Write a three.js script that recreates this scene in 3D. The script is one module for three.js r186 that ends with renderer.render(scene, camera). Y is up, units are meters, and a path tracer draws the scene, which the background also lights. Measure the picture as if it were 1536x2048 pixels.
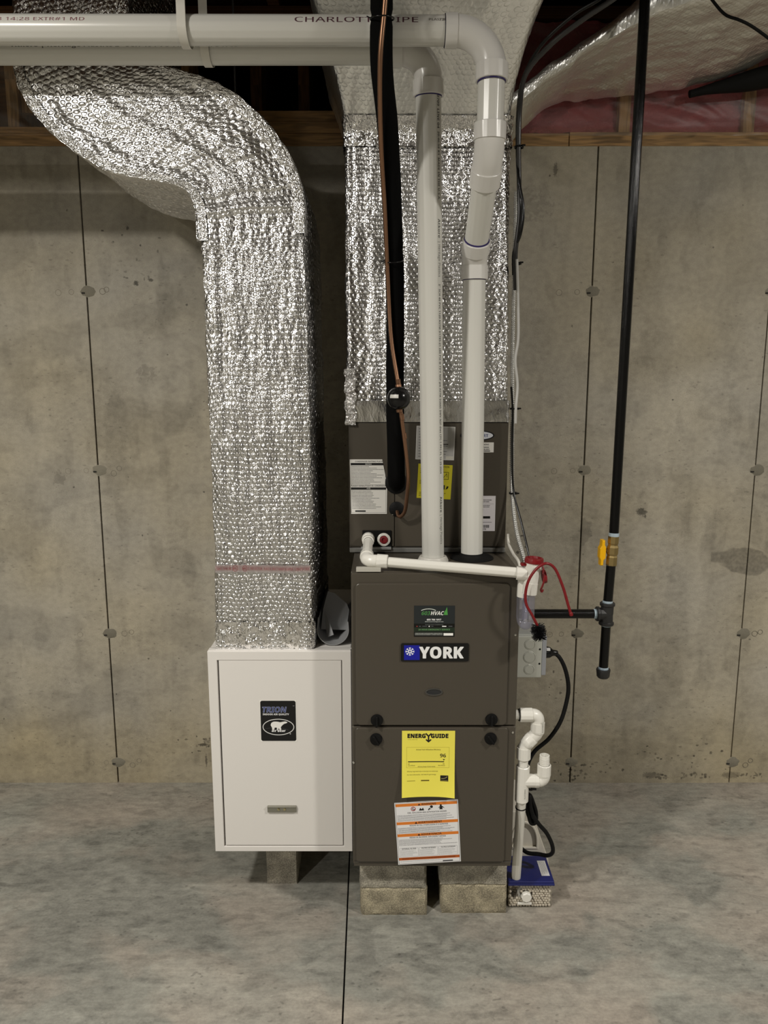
import * as THREE from 'three';
import { RoundedBoxGeometry } from 'three/addons/geometries/RoundedBoxGeometry.js';
import { mergeGeometries, mergeVertices, toCreasedNormals } from 'three/addons/utils/BufferGeometryUtils.js';
import { RectAreaLightUniformsLib } from 'three/addons/lights/RectAreaLightUniformsLib.js';
import { createNoise2D, createNoise3D } from 'simplex-noise';

// ---------------------------------------------------------------- camera, light, exposure
const scene = new THREE.Scene();
scene.background = new THREE.Color(0x000000);
const camera = new THREE.PerspectiveCamera(69.38, 1536 / 2048, 0.05, 40);
camera.position.set(0, 1.5, 0);
camera.rotation.set(THREE.MathUtils.degToRad(-9.6), 0, 0);
const renderer = new THREE.WebGLRenderer({ antialias: true });
renderer.toneMapping = THREE.LinearToneMapping;
renderer.toneMappingExposure = 0.288;
renderer.shadowMap.enabled = true;
RectAreaLightUniformsLib.init();
const LAMP_COLOR = new THREE.Color(1.0, 0.955, 0.88);
// flush LED disc lamps under the joists, all outside the frame, the last an added fill lamp: [x, height, distance in front of the camera, candela straight down]
const LAMPS = [[-1.35, 2.62, 0.40, 60], [2.0, 2.62, 0.45, 68], [-2.3, 2.62, -1.6, 80]];
const LAMP_SIZE = 0.17;

// ---------------------------------------------------------------- helpers
let seed = 7;
const rnd = () => { seed = (seed + 0x6d2b79f5) | 0; let t = Math.imul(seed ^ (seed >>> 15), 1 | seed); t = (t + Math.imul(t ^ (t >>> 7), 61 | t)) ^ t; return ((t ^ (t >>> 14)) >>> 0) / 4294967296; };
const rr = (a, b) => a + (b - a) * rnd();
const n2 = createNoise2D(rnd), n3 = createNoise3D(rnd);
const clamp = (x, a = 0, b = 1) => Math.min(b, Math.max(a, x));
const sstep = (a, b, x) => { const t = clamp((x - a) / (b - a)); return t * t * (3 - 2 * t); };
const V = (x, h, d) => new THREE.Vector3(x, h, -d);              // x right, h up, d metres in front of the camera
const vec = (p) => (p.isVector3 ? p.clone() : V(...p));

const taken = new Map();
const numbered = (name) => { const k = taken.get(name) ?? 0; taken.set(name, k + 1); return k ? name + '_' + String(k).padStart(3, '0') : name; };
function thing(name, label, category, group) {
  const o = new THREE.Group(); o.name = numbered(name); o.userData = { label, category };
  if (group) o.userData.group = group;
  scene.add(o); return o;
}
function structure(name, label) { const o = new THREE.Group(); o.name = name; o.userData = { kind: 'structure', label, category: 'structure' }; scene.add(o); return o; }
function add(parent, name, geo, mat, label) {
  const m = new THREE.Mesh(Array.isArray(geo) ? merge(geo) : geo, mat); m.name = name;
  if (label) m.userData.label = label;
  parent.add(m); return m;
}
function settle(o) {                                             // put the group's origin at the base of the thing
  o.updateMatrixWorld(true);
  const b = new THREE.Box3().setFromObject(o), c = b.getCenter(new THREE.Vector3()); c.y = b.min.y;
  for (const ch of o.children) ch.position.sub(c);
  o.position.copy(c); return o;
}
function merge(list) {
  return mergeGeometries(list.map((g) => {
    const q = g.index ? g.toNonIndexed() : g;
    for (const k of Object.keys(q.attributes)) if (!['position', 'normal', 'uv'].includes(k)) q.deleteAttribute(k);
    return q;
  }));
}
const crease = (g, a = 0.7) => toCreasedNormals(g, a);
function box(x0, x1, y0, y1, d0, d1, r = 0.0015, seg = 2) {
  const g = r > 0 ? new RoundedBoxGeometry(x1 - x0, y1 - y0, d1 - d0, seg, r) : new THREE.BoxGeometry(x1 - x0, y1 - y0, d1 - d0);
  return g.translate((x0 + x1) / 2, (y0 + y1) / 2, -(d0 + d1) / 2);
}
function grid(nu, nv, f, closedU = false) {                       // surface from f(i/nu, j/nv) -> [Vector3, u, v]
  const pos = [], uv = [], idx = [];
  for (let j = 0; j <= nv; j++) for (let i = 0; i <= nu; i++) { const [p, a, b] = f(i / nu, j / nv, i, j); pos.push(p.x, p.y, p.z); uv.push(a, b); }
  for (let j = 0; j < nv; j++) for (let i = 0; i < nu; i++) { const a = j * (nu + 1) + i, b = a + 1, c = a + nu + 1, d = c + 1; idx.push(a, b, d, a, d, c); }
  const g = new THREE.BufferGeometry();
  g.setAttribute('position', new THREE.Float32BufferAttribute(pos, 3)); g.setAttribute('uv', new THREE.Float32BufferAttribute(uv, 2)); g.setIndex(idx); g.computeVertexNormals();
  if (closedU) {
    const n = g.attributes.normal;
    for (let j = 0; j <= nv; j++) {
      const a = j * (nu + 1), b = a + nu, s = new THREE.Vector3(n.getX(a) + n.getX(b), n.getY(a) + n.getY(b), n.getZ(a) + n.getZ(b)).normalize();
      n.setXYZ(a, s.x, s.y, s.z); n.setXYZ(b, s.x, s.y, s.z);
    }
  }
  return g;
}
const axes = (dir, ref) => {
  const w = dir.clone().normalize(); let u = (ref ? ref.clone() : Math.abs(w.y) > 0.9 ? new THREE.Vector3(1, 0, 0) : new THREE.Vector3(0, 1, 0));
  u.addScaledVector(w, -u.dot(w)).normalize(); return [u, w.clone().cross(u), w];
};
function revolve(p0, dir, profile, m = 28, ref, ang = 0.6) {       // profile: [radius, distance along dir]
  const o = vec(p0), [e1, e2, w] = axes(dir.isVector3 ? dir : new THREE.Vector3(dir[0], dir[1], -dir[2]), ref);
  const g = grid(m, profile.length - 1, (s, t, i, j) => {
    const a = -s * Math.PI * 2, [r, h] = profile[j];
    return [o.clone().addScaledVector(w, h).addScaledVector(e1, r * Math.cos(a)).addScaledVector(e2, r * Math.sin(a)), s, h];
  }, true);
  return crease(g, ang);
}
function pipe(p0, p1, r, ref, m = 40) {                            // straight tube with closed ends; u runs round it from ref, v from p0 to p1
  const a = vec(p0), b = vec(p1), L = a.distanceTo(b), [e1, e2, w] = axes(b.clone().sub(a), ref);
  const rows = [[0, 0, 0], [r, 0, 0], [r, 0, 0], [r, L, 1], [r, L, 1], [0, L, 1]];
  const g = grid(m, 5, (s, t, i, j) => { const q = -(s - 0.5) * Math.PI * 2, [rad, h, v] = rows[j]; return [a.clone().addScaledVector(w, h).addScaledVector(e1, rad * Math.cos(q)).addScaledVector(e2, rad * Math.sin(q)), s, v]; }, true);
  return crease(g, 0.6);
}
function sweep(pts, rad, m = 14, cap = true) {                     // tube along dense points, parallel-transported frames
  const P = pts.map(vec), n = P.length - 1, T = P.map((p, i) => P[Math.min(n, i + 1)].clone().sub(P[Math.max(0, i - 1)]).normalize());
  const U = [axes(T[0])[0]]; let len = [0];
  for (let i = 1; i <= n; i++) { const u = U[i - 1].clone(); u.addScaledVector(T[i], -u.dot(T[i])).normalize(); U.push(u); len.push(len[i - 1] + P[i].distanceTo(P[i - 1])); }
  const R = (i) => (typeof rad === 'function' ? rad(len[i] / len[n], len[i]) : rad);
  const g = grid(m, n, (s, t, i, j) => { const a = -s * Math.PI * 2, w = T[j].clone().cross(U[j]); return [P[j].clone().addScaledVector(U[j], R(j) * Math.cos(a)).addScaledVector(w, R(j) * Math.sin(a)), s, len[j]]; }, true);
  if (!cap) return g;
  const caps = [[0, -1], [n, 1]].map(([j, sgn]) => revolve(P[j], T[j].clone().multiplyScalar(sgn), [[R(j), -0.0002], [R(j) * 0.85, R(j) * 0.12], [0, R(j) * 0.16]], m, U[j]));
  return merge([g, ...caps]);
}
const smooth = (pts, n = 60) => new THREE.CatmullRomCurve3(pts.map(vec), false, 'centripetal').getSpacedPoints(n);
function arc(c, from, to, n = 16) {                                // quarter bend: c + from*cos + to*sin, from and to given as [x, h, d]
  const o = []; const C = vec(c), a = V(...from), b = V(...to);
  for (let i = 0; i <= n; i++) { const t = (i / n) * Math.PI / 2; o.push(C.clone().addScaledVector(a, Math.cos(t)).addScaledVector(b, Math.sin(t))); }
  return o;
}
const socket = (p, dir, L, r, m = 36) => revolve(p, dir, [[r * 0.86, 0], [r, 0], [r, 0.0008], [r, L - 0.0015], [r - 0.0012, L], [r * 0.8, L]], m);
function slab(shapePts, d0, depth, bevel = 0.002, seg = 3) {       // extruded outline in the x/h plane, front face at distance d0
  const s = shapePts instanceof THREE.Shape ? shapePts : new THREE.Shape(shapePts.map(([x, y]) => new THREE.Vector2(x, y)));
  const g = new THREE.ExtrudeGeometry(s, { depth: Math.max(1e-4, depth - 2 * bevel), bevelEnabled: bevel > 0, bevelThickness: bevel, bevelSize: bevel, bevelOffset: -bevel, bevelSegments: seg, curveSegments: 12 });
  return g.translate(0, 0, -d0 - depth + bevel);
}
function roundRect(x0, x1, y0, y1, r) {
  const s = new THREE.Shape(); s.moveTo(x0 + r, y0); s.lineTo(x1 - r, y0); s.absarc(x1 - r, y0 + r, r, -Math.PI / 2, 0); s.lineTo(x1, y1 - r); s.absarc(x1 - r, y1 - r, r, 0, Math.PI / 2);
  s.lineTo(x0 + r, y1); s.absarc(x0 + r, y1 - r, r, Math.PI / 2, Math.PI); s.lineTo(x0, y0 + r); s.absarc(x0 + r, y0 + r, r, Math.PI, Math.PI * 1.5); return s;
}
function sheet(x0, x1, y0, y1, d, rot = 0, bend = null, n = 1) {    // thin printed label lying on a front face, optional bend(u, v) -> metres towards the camera
  const cx = (x0 + x1) / 2, cy = (y0 + y1) / 2, c = Math.cos(rot), s = Math.sin(rot);
  return grid(n, n, (u, v) => { const x = (u - 0.5) * (x1 - x0), y = (v - 0.5) * (y1 - y0); return [V(cx + x * c - y * s, cy + x * s + y * c, d - (bend ? bend(u, v) : 0)), u, v]; });
}
function dataTex(w, h, fn, srgb) {
  const a = new Uint8Array(w * h * 4), o = [0, 0, 0];
  for (let y = 0, k = 0; y < h; y++) for (let x = 0; x < w; x++, k += 4) { fn(x, y, o); a[k] = clamp(o[0], 0, 255); a[k + 1] = clamp(o[1], 0, 255); a[k + 2] = clamp(o[2], 0, 255); a[k + 3] = 255; }
  const t = new THREE.DataTexture(a, w, h); t.wrapS = t.wrapT = THREE.RepeatWrapping; t.magFilter = THREE.LinearFilter; t.minFilter = THREE.LinearMipmapLinearFilter; t.generateMipmaps = true;
  if (srgb) t.colorSpace = THREE.SRGBColorSpace; t.needsUpdate = true; return t;
}
function canvasTex(w, h, draw) {
  const c = document.createElement('canvas'); c.width = w; c.height = h; const g = c.getContext('2d'); draw(g, w, h);
  const t = new THREE.CanvasTexture(c); t.colorSpace = THREE.SRGBColorSpace; t.anisotropy = 8; return t;
}
const std = (o) => new THREE.MeshStandardMaterial(o), phys = (o) => new THREE.MeshPhysicalMaterial(o);
const print = (tex, rough = 0.45) => std({ map: tex, roughness: rough, side: THREE.DoubleSide });
const fbm = (x, y, o = 4) => { let s = 0, a = 0.5, f = 1; for (let i = 0; i < o; i++) { s += a * n2(x * f, y * f); a *= 0.5; f *= 2.03; } return s; };

// ---------------------------------------------------------------- concrete
const WX0 = -1.45, WW = 3.2, WH = 2.29;
const pits = [];
{ // small air holes and scrapes on the cast face: [x, h, half width, half height, depth]
  for (let i = 0; i < 5200; i++) { const x = rr(WX0, WX0 + WW), h = rr(0.02, 2.0); if (n2(x * 1.7 + 9, h * 1.7) < -0.25 + h * 0.12) continue; pits.push([x, h, rr(0.0012, 0.006), rr(0.0007, 0.0022), rr(0.08, 0.38)]); }
  for (let i = 0; i < 80; i++) pits.push([rr(WX0, WX0 + WW), rr(0.03, 2.2), rr(0.0012, 0.003), rr(0.0012, 0.0028), rr(0.5, 0.9)]);
  for (const [cx, ch, sx, sh, n] of [[-0.66, 0.15, 0.1, 0.05, 30], [1.15, 0.11, 0.22, 0.09, 20], [0.83, 0.07, 0.10, 0.04, 12], [1.05, 0.025, 0.07, 0.012, 14], [1.18, 0.03, 0.1, 0.014, 18], [1.40, 0.03, 0.07, 0.014, 14], [0.93, 1.053, 0.018, 0.018, 16], [0.64, 0.35, 0.06, 0.25, 12], [0.70, 0.05, 0.09, 0.05, 20], [-0.8, 2.0, 0.2, 0.1, 8], [-0.86, 1.87, 0.08, 0.04, 6], [0.5, 0.9, 0.05, 0.2, 8]])
    for (let i = 0; i < n; i++) pits.push([cx + sx * (rnd() + rnd() - 1), ch + sh * (rnd() + rnd() - 1), rr(0.0012, 0.006), rr(0.0012, 0.0055), rr(0.45, 1)]);
  pits.push([0.925, 1.056, 0.014, 0.012, 0.9], [-0.69, 0.155, 0.016, 0.005, 1], [-0.68, 0.09, 0.003, 0.022, 0.8], [1.02, 0.03, 0.03, 0.012, 0.55], [1.33, 0.03, 0.035, 0.012, 0.55], [0.572, 2.215, 0.006, 0.02, 0.7], [-0.85, 1.85, 0.007, 0.008, 1], [-0.80, 1.86, 0.008, 0.004, 0.9]);
}
const wallW = 2048, wallH = 1466, pitMap = new Float32Array(wallW * wallH);
for (const [x, h, a, b, dep] of pits) {
  const cx = ((x - WX0) / WW) * wallW, cy = (h / WH) * wallH, ra = (a / WW) * wallW + 0.6, rb = (b / WH) * wallH + 0.6, k = rr(0, 50);
  for (let j = Math.floor(cy - rb * 2); j <= cy + rb * 2; j++) for (let i = Math.floor(cx - ra * 2); i <= cx + ra * 2; i++) {
    if (i < 0 || j < 0 || i >= wallW || j >= wallH) continue;
    const q = Math.hypot((i - cx) / ra, (j - cy) / rb) + 0.35 * n2(i * 0.25 + k, j * 0.25);
    const s = dep * sstep(1.15, 0.75, q); if (s > pitMap[j * wallW + i]) pitMap[j * wallW + i] = s;
  }
}
const blot = (x, h, cx, ch, a, b, wob = 0.25, k = 0) => sstep(1.08, 0.92, Math.hypot((x - cx) / a, (h - ch) / b) + 1.6 * wob * fbm(x * 45 + k, h * 45, 4));
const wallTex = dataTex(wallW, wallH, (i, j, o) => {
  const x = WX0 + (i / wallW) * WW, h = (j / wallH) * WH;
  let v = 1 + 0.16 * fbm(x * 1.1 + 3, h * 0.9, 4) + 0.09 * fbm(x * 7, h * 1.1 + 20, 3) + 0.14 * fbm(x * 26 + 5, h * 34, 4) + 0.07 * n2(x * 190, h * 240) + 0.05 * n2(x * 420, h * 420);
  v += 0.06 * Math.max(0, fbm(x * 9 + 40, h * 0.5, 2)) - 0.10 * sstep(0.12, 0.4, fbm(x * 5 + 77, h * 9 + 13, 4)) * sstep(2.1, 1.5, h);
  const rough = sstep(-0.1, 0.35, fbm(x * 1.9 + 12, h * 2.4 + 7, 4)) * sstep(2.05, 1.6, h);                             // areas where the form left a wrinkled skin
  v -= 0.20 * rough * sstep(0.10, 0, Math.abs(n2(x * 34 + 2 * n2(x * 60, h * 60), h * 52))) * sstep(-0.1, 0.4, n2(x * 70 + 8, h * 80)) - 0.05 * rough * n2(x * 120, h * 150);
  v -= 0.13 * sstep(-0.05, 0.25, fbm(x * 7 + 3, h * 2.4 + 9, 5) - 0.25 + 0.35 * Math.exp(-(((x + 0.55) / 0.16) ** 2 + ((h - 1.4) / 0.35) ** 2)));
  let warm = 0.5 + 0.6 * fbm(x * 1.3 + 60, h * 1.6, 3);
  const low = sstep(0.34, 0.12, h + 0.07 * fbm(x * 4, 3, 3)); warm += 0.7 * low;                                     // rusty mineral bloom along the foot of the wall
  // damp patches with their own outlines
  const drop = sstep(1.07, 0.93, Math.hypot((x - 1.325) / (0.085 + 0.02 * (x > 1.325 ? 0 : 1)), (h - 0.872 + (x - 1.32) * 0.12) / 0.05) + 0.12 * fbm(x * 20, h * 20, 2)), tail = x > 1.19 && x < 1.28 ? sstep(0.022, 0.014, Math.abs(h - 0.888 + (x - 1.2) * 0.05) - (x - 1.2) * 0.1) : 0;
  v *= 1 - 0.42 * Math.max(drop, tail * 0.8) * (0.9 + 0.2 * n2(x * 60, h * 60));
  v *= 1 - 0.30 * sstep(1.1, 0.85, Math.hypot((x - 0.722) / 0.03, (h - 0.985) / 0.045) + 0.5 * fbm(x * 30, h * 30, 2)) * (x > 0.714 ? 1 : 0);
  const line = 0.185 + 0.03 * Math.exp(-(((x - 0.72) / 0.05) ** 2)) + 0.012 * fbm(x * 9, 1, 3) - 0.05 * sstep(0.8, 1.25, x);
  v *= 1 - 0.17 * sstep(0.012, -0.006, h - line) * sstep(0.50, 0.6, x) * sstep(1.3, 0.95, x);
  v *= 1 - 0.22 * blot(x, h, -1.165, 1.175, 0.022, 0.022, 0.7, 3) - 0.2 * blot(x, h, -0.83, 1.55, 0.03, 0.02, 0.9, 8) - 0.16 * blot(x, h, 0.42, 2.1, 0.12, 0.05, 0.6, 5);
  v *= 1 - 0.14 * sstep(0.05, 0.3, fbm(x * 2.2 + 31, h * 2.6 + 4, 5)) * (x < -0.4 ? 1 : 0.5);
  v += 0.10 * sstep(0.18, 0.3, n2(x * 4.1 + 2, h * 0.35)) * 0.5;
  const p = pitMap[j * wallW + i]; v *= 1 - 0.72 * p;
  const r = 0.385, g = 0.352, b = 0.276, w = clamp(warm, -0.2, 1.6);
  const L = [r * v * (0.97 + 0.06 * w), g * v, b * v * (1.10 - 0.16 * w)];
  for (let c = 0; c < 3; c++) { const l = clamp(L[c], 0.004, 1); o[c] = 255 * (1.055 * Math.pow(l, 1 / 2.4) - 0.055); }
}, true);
const wallBump = dataTex(wallW, wallH, (i, j, o) => {
  const x = WX0 + (i / wallW) * WW, h = (j / wallH) * WH;
  o[0] = o[1] = o[2] = 150 + 22 * n2(x * 160, h * 190) + 26 * fbm(x * 26, h * 30, 3) - 120 * pitMap[j * wallW + i];
});
for (const t of [wallTex, wallBump]) t.wrapS = t.wrapT = THREE.MirroredRepeatWrapping;
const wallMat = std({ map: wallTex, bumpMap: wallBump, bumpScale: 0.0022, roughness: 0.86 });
const FX0 = -1.6, FWd = 3.2, FD0 = 1.2, FDd = 1.45;
const floorTex = dataTex(2048, 1024, (i, j, o) => {
  const x = FX0 + (i / 2048) * FWd, d = FD0 + (j / 1024) * FDd, wx = x + 0.05 * fbm(x * 3, d * 3 + 50, 3), wd = d + 0.05 * fbm(x * 3 + 80, d * 3, 3);
  const patch = fbm(wx * 1.7 + 5, wd * 2.3, 5), fine = fbm(x * 16, d * 30, 4), grit = fbm(x * 70, d * 90, 2), blue = sstep(-0.25, 0.35, fbm(wx * 1.9 + 17, wd * 2.7 + 7, 4) + 0.22 * sstep(0.1, -0.7, x) * sstep(2.5, 2.2, d) - 0.08) * (0.35 + 0.65 * sstep(-0.04, 0.04, 2.36 + 0.2 * fbm(x * 2.1 + 71, d * 2, 4) - d));
  const scuff = sstep(0.05, 0.5, fbm(x * 5 + 30, wd * 12, 4)), pale = sstep(0.1, 0.5, fbm(x * 2.6 + 90, wd * 6 + 12, 4)), drag = fbm(x * 3 + 0.6 * d, d * 60 + 4, 3);
  let v = 1 + 0.14 * patch + 0.22 * fine + 0.15 * grit + 0.07 * drag + 0.08 * n2(x * 210, d * 280) - 0.16 * blue - 0.20 * scuff + 0.13 * pale;
  v *= 1 - 0.3 * sstep(0.62, 0.8, n2(x * 34 + 4, d * 46)) * sstep(0.1, 0.35, fbm(x * 3 + 8, d * 4, 3));
  const edge = 2.24 + 0.16 * fbm(x * 1.8 + 3, 9, 4) + 0.05 * fbm(x * 9, d * 3, 3), darkZone = sstep(0.035, -0.01, d - edge) * sstep(0.02, -0.02, x - 0.12 - 0.5 * fbm(x * 2, d * 2.4 + 60, 4)) * sstep(-0.03, 0.03, d - 1.62 - 0.25 * fbm(x * 1.7 + 44, d * 3, 4));  // darker zone left of centre, bounded by ragged noise edges
  v *= 1 - 0.15 * darkZone - 0.14 * sstep(0.05, 0, Math.abs(fbm(x * 6 + 70, d * 11 + 3, 4))) * sstep(-0.1, 0.3, fbm(x * 2 + 9, d * 3 + 70, 3)) + 0.10 * sstep(0.03, 0, Math.abs(fbm(x * 3 + 5, d * 9 + 33, 4))) * sstep(0, 0.3, fbm(x * 2 + 39, d * 3 + 10, 3));
  if (n2(x * 52 + 11, d * 70) > 0.94) v *= 1.3;
  const warmth = clamp(0.6 + 0.7 * fbm(x * 1.4 + 200, d * 2, 3) - 0.75 * blue, 0, 1.3);
  const L = [0.345 * v * (0.93 + 0.10 * warmth), 0.318 * v * (1.0 - 0.012 * warmth), 0.272 * v * (1.02 - 0.05 * warmth)];
  for (let c = 0; c < 3; c++) o[c] = 255 * (1.055 * Math.pow(clamp(L[c], 0.004, 1), 1 / 2.4) - 0.055);
}, true);
const floorBump = dataTex(1024, 1024, (i, j, o) => { const x = i / 1024, y = j / 1024; o[0] = o[1] = o[2] = 128 + 70 * fbm(x * 14, y * 22, 4) + 22 * n2(x * 150, y * 170); });
for (const t of [floorTex, floorBump]) t.wrapS = t.wrapT = THREE.MirroredRepeatWrapping;
const floorMat = std({ map: floorTex, bumpMap: floorBump, bumpScale: 0.0016, roughness: 0.7 });
const worldUV = (g, fu, fv) => { const p = g.attributes.position, u = g.attributes.uv; for (let i = 0; i < p.count; i++) u.setXY(i, fu(p.getX(i), p.getY(i), p.getZ(i)), fv(p.getX(i), p.getY(i), p.getZ(i))); return g; };
const plainConcrete = std({ color: new THREE.Color(0.25, 0.24, 0.2), roughness: 0.9 });
const darkGap = std({ color: new THREE.Color(0.03, 0.028, 0.024), roughness: 1 });

// ---------------------------------------------------------------- room shell
const RX0 = -3.3, RX1 = 3.6, RD0 = -3.4, WALL = 2.63;
{
  const f = structure('floor', 'smooth grey concrete basement floor with a sawn joint');
  const jx = (d) => -0.0685 - 0.0195 * d;                                              // the sawn joint runs slightly askew
  for (const [name, side] of [['slab', -1], ['slab', 1]]) {
    const far = WALL + 0.3, pts = side < 0 ? [[RX0 - 0.2, RD0 - 0.2], [jx(RD0) - 0.002, RD0 - 0.2], [jx(far) - 0.002, far], [RX0 - 0.2, far]] : [[jx(RD0) + 0.002, RD0 - 0.2], [RX1 + 0.2, RD0 - 0.2], [RX1 + 0.2, far], [jx(far) + 0.002, far]];
    const g = new THREE.ExtrudeGeometry(new THREE.Shape(pts.map(([x, d]) => new THREE.Vector2(x, d))), { depth: 0.1, bevelEnabled: true, bevelSize: 0.001, bevelThickness: 0.001, bevelOffset: -0.001, bevelSegments: 1 });
    g.rotateX(-Math.PI / 2).translate(0, -0.101, 0);
    worldUV(g, (x) => (x - FX0) / FWd, (x, y, z) => (-z - FD0) / FDd);
    add(f, name, g, floorMat);
  }
  add(f, 'joint_bed', box(-0.2, 0.05, -0.06, -0.03, RD0, WALL, 0), darkGap);
}
const JOINTS = [RX0 - 0.1, -2.24, -1.63, -1.021, -0.411, 0.199, 0.714, 1.326, 1.935, 2.545, RX1 + 0.1];
{
  const w = structure('wall_back', 'cast concrete foundation wall with vertical form joints and tie patches');
  for (let i = 0; i + 1 < JOINTS.length; i++) {
    const g = box(JOINTS[i] + 0.0024, JOINTS[i + 1] - 0.0024, -0.02, WH, WALL + rr(-0.001, 0.0015), WALL + 0.2, 0.0012, 1);
    worldUV(g, (x) => (x - WX0) / WW, (x, y) => y / WH);
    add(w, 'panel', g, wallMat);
  }
  add(w, 'backing', box(RX0, RX1, 0, WH - 0.01, WALL + 0.012, WALL + 0.1, 0), darkGap);
  const patchMat = [0.24, 0.27, 0.21].map((v) => std({ color: new THREE.Color(v * 1.08, v, v * 0.78), roughness: 0.9, bumpMap: floorBump, bumpScale: 0.002 }));
  const ringMat = std({ color: new THREE.Color(0.21, 0.19, 0.15), roughness: 0.9 });
  JOINTS.slice(3, 9).forEach((x, a) => [1.823, 1.207, 0.598, 0.085].forEach((h, b) => {
    if (a === 1 || a === 2) return;                                                     // behind the equipment
    const k = rr(0, 90), g = grid(30, 6, (u, v) => { const t = u * Math.PI * 2, q = 0.026 * v * (1 + 0.12 * n2(Math.cos(t) * 0.9 + k, Math.sin(t) * 1.3)); return [V(x + 0.004 + 1.08 * q * Math.cos(t), h + 0.78 * q * Math.sin(t), WALL - 0.0035 + 0.004 * v * v), u, v]; }, true);
    worldUV(g, (px) => px * 12, (px, py) => py * 12);
    add(w, 'tie_patch', g, patchMat[(a + b) % 3]);
    add(w, 'tie_slot', box(x - 0.017, x - 0.005, h - 0.008, h - 0.003, WALL - 0.0042, WALL, 0.001), darkGap);
    for (const [dx, dh, r] of [[-0.046, -0.002, 0.0085], [0.052, -0.012 * ((a + b) % 2), 0.010], [0.076, 0.006, 0.0085], [-0.105, -0.004, 0.010]]) {
      if (rnd() < 0.18) continue;
      add(w, 'form_ring', new THREE.TorusGeometry(r, 0.00075, 6, 24).translate(x + dx + rr(-0.01, 0.01), h + dh, -WALL), ringMat);
    }
  }));
  for (const [name, x0, x1, d0, d1] of [['wall_left', RX0 - 0.2, RX0, RD0 - 0.2, WALL + 0.2], ['wall_right', RX1, RX1 + 0.2, RD0 - 0.2, WALL + 0.2], ['wall_front', RX0, RX1, RD0 - 0.2, RD0]]) {
    const s = structure(name, 'plain concrete basement wall outside the view'); add(s, 'concrete', box(x0, x1, -0.05, 3.0, d0, d1, 0), plainConcrete);
  }
}
// ---------------------------------------------------------------- wood framing above the wall
const woodTex = dataTex(512, 512, (i, j, o) => {
  const u = i / 512, v = j / 512, ring = Math.sin((v * 9 + 1.2 * fbm(u * 2.2, v * 7, 3)) * 6.28), f = fbm(u * 8, v * 110, 3), k = sstep(0.35, 0.6, n2(u * 3 + 9, v * 6));
  const s = 1 + 0.10 * ring + 0.16 * f - 0.18 * k; o[0] = 196 * s; o[1] = 158 * s; o[2] = 108 * s;
}, true);
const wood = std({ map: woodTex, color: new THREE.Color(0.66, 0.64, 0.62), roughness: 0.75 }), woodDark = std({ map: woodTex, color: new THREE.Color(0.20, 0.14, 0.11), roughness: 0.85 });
const woodUV = (g, along) => worldUV(g, along === 'x' ? (x) => x * 1.2 : (x, y) => y * 1.2, along === 'x' ? (x, y, z) => (y + z) * 3.1 : (x, y, z) => (x + z) * 3.1);
const CEIL = 2.72;
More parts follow.
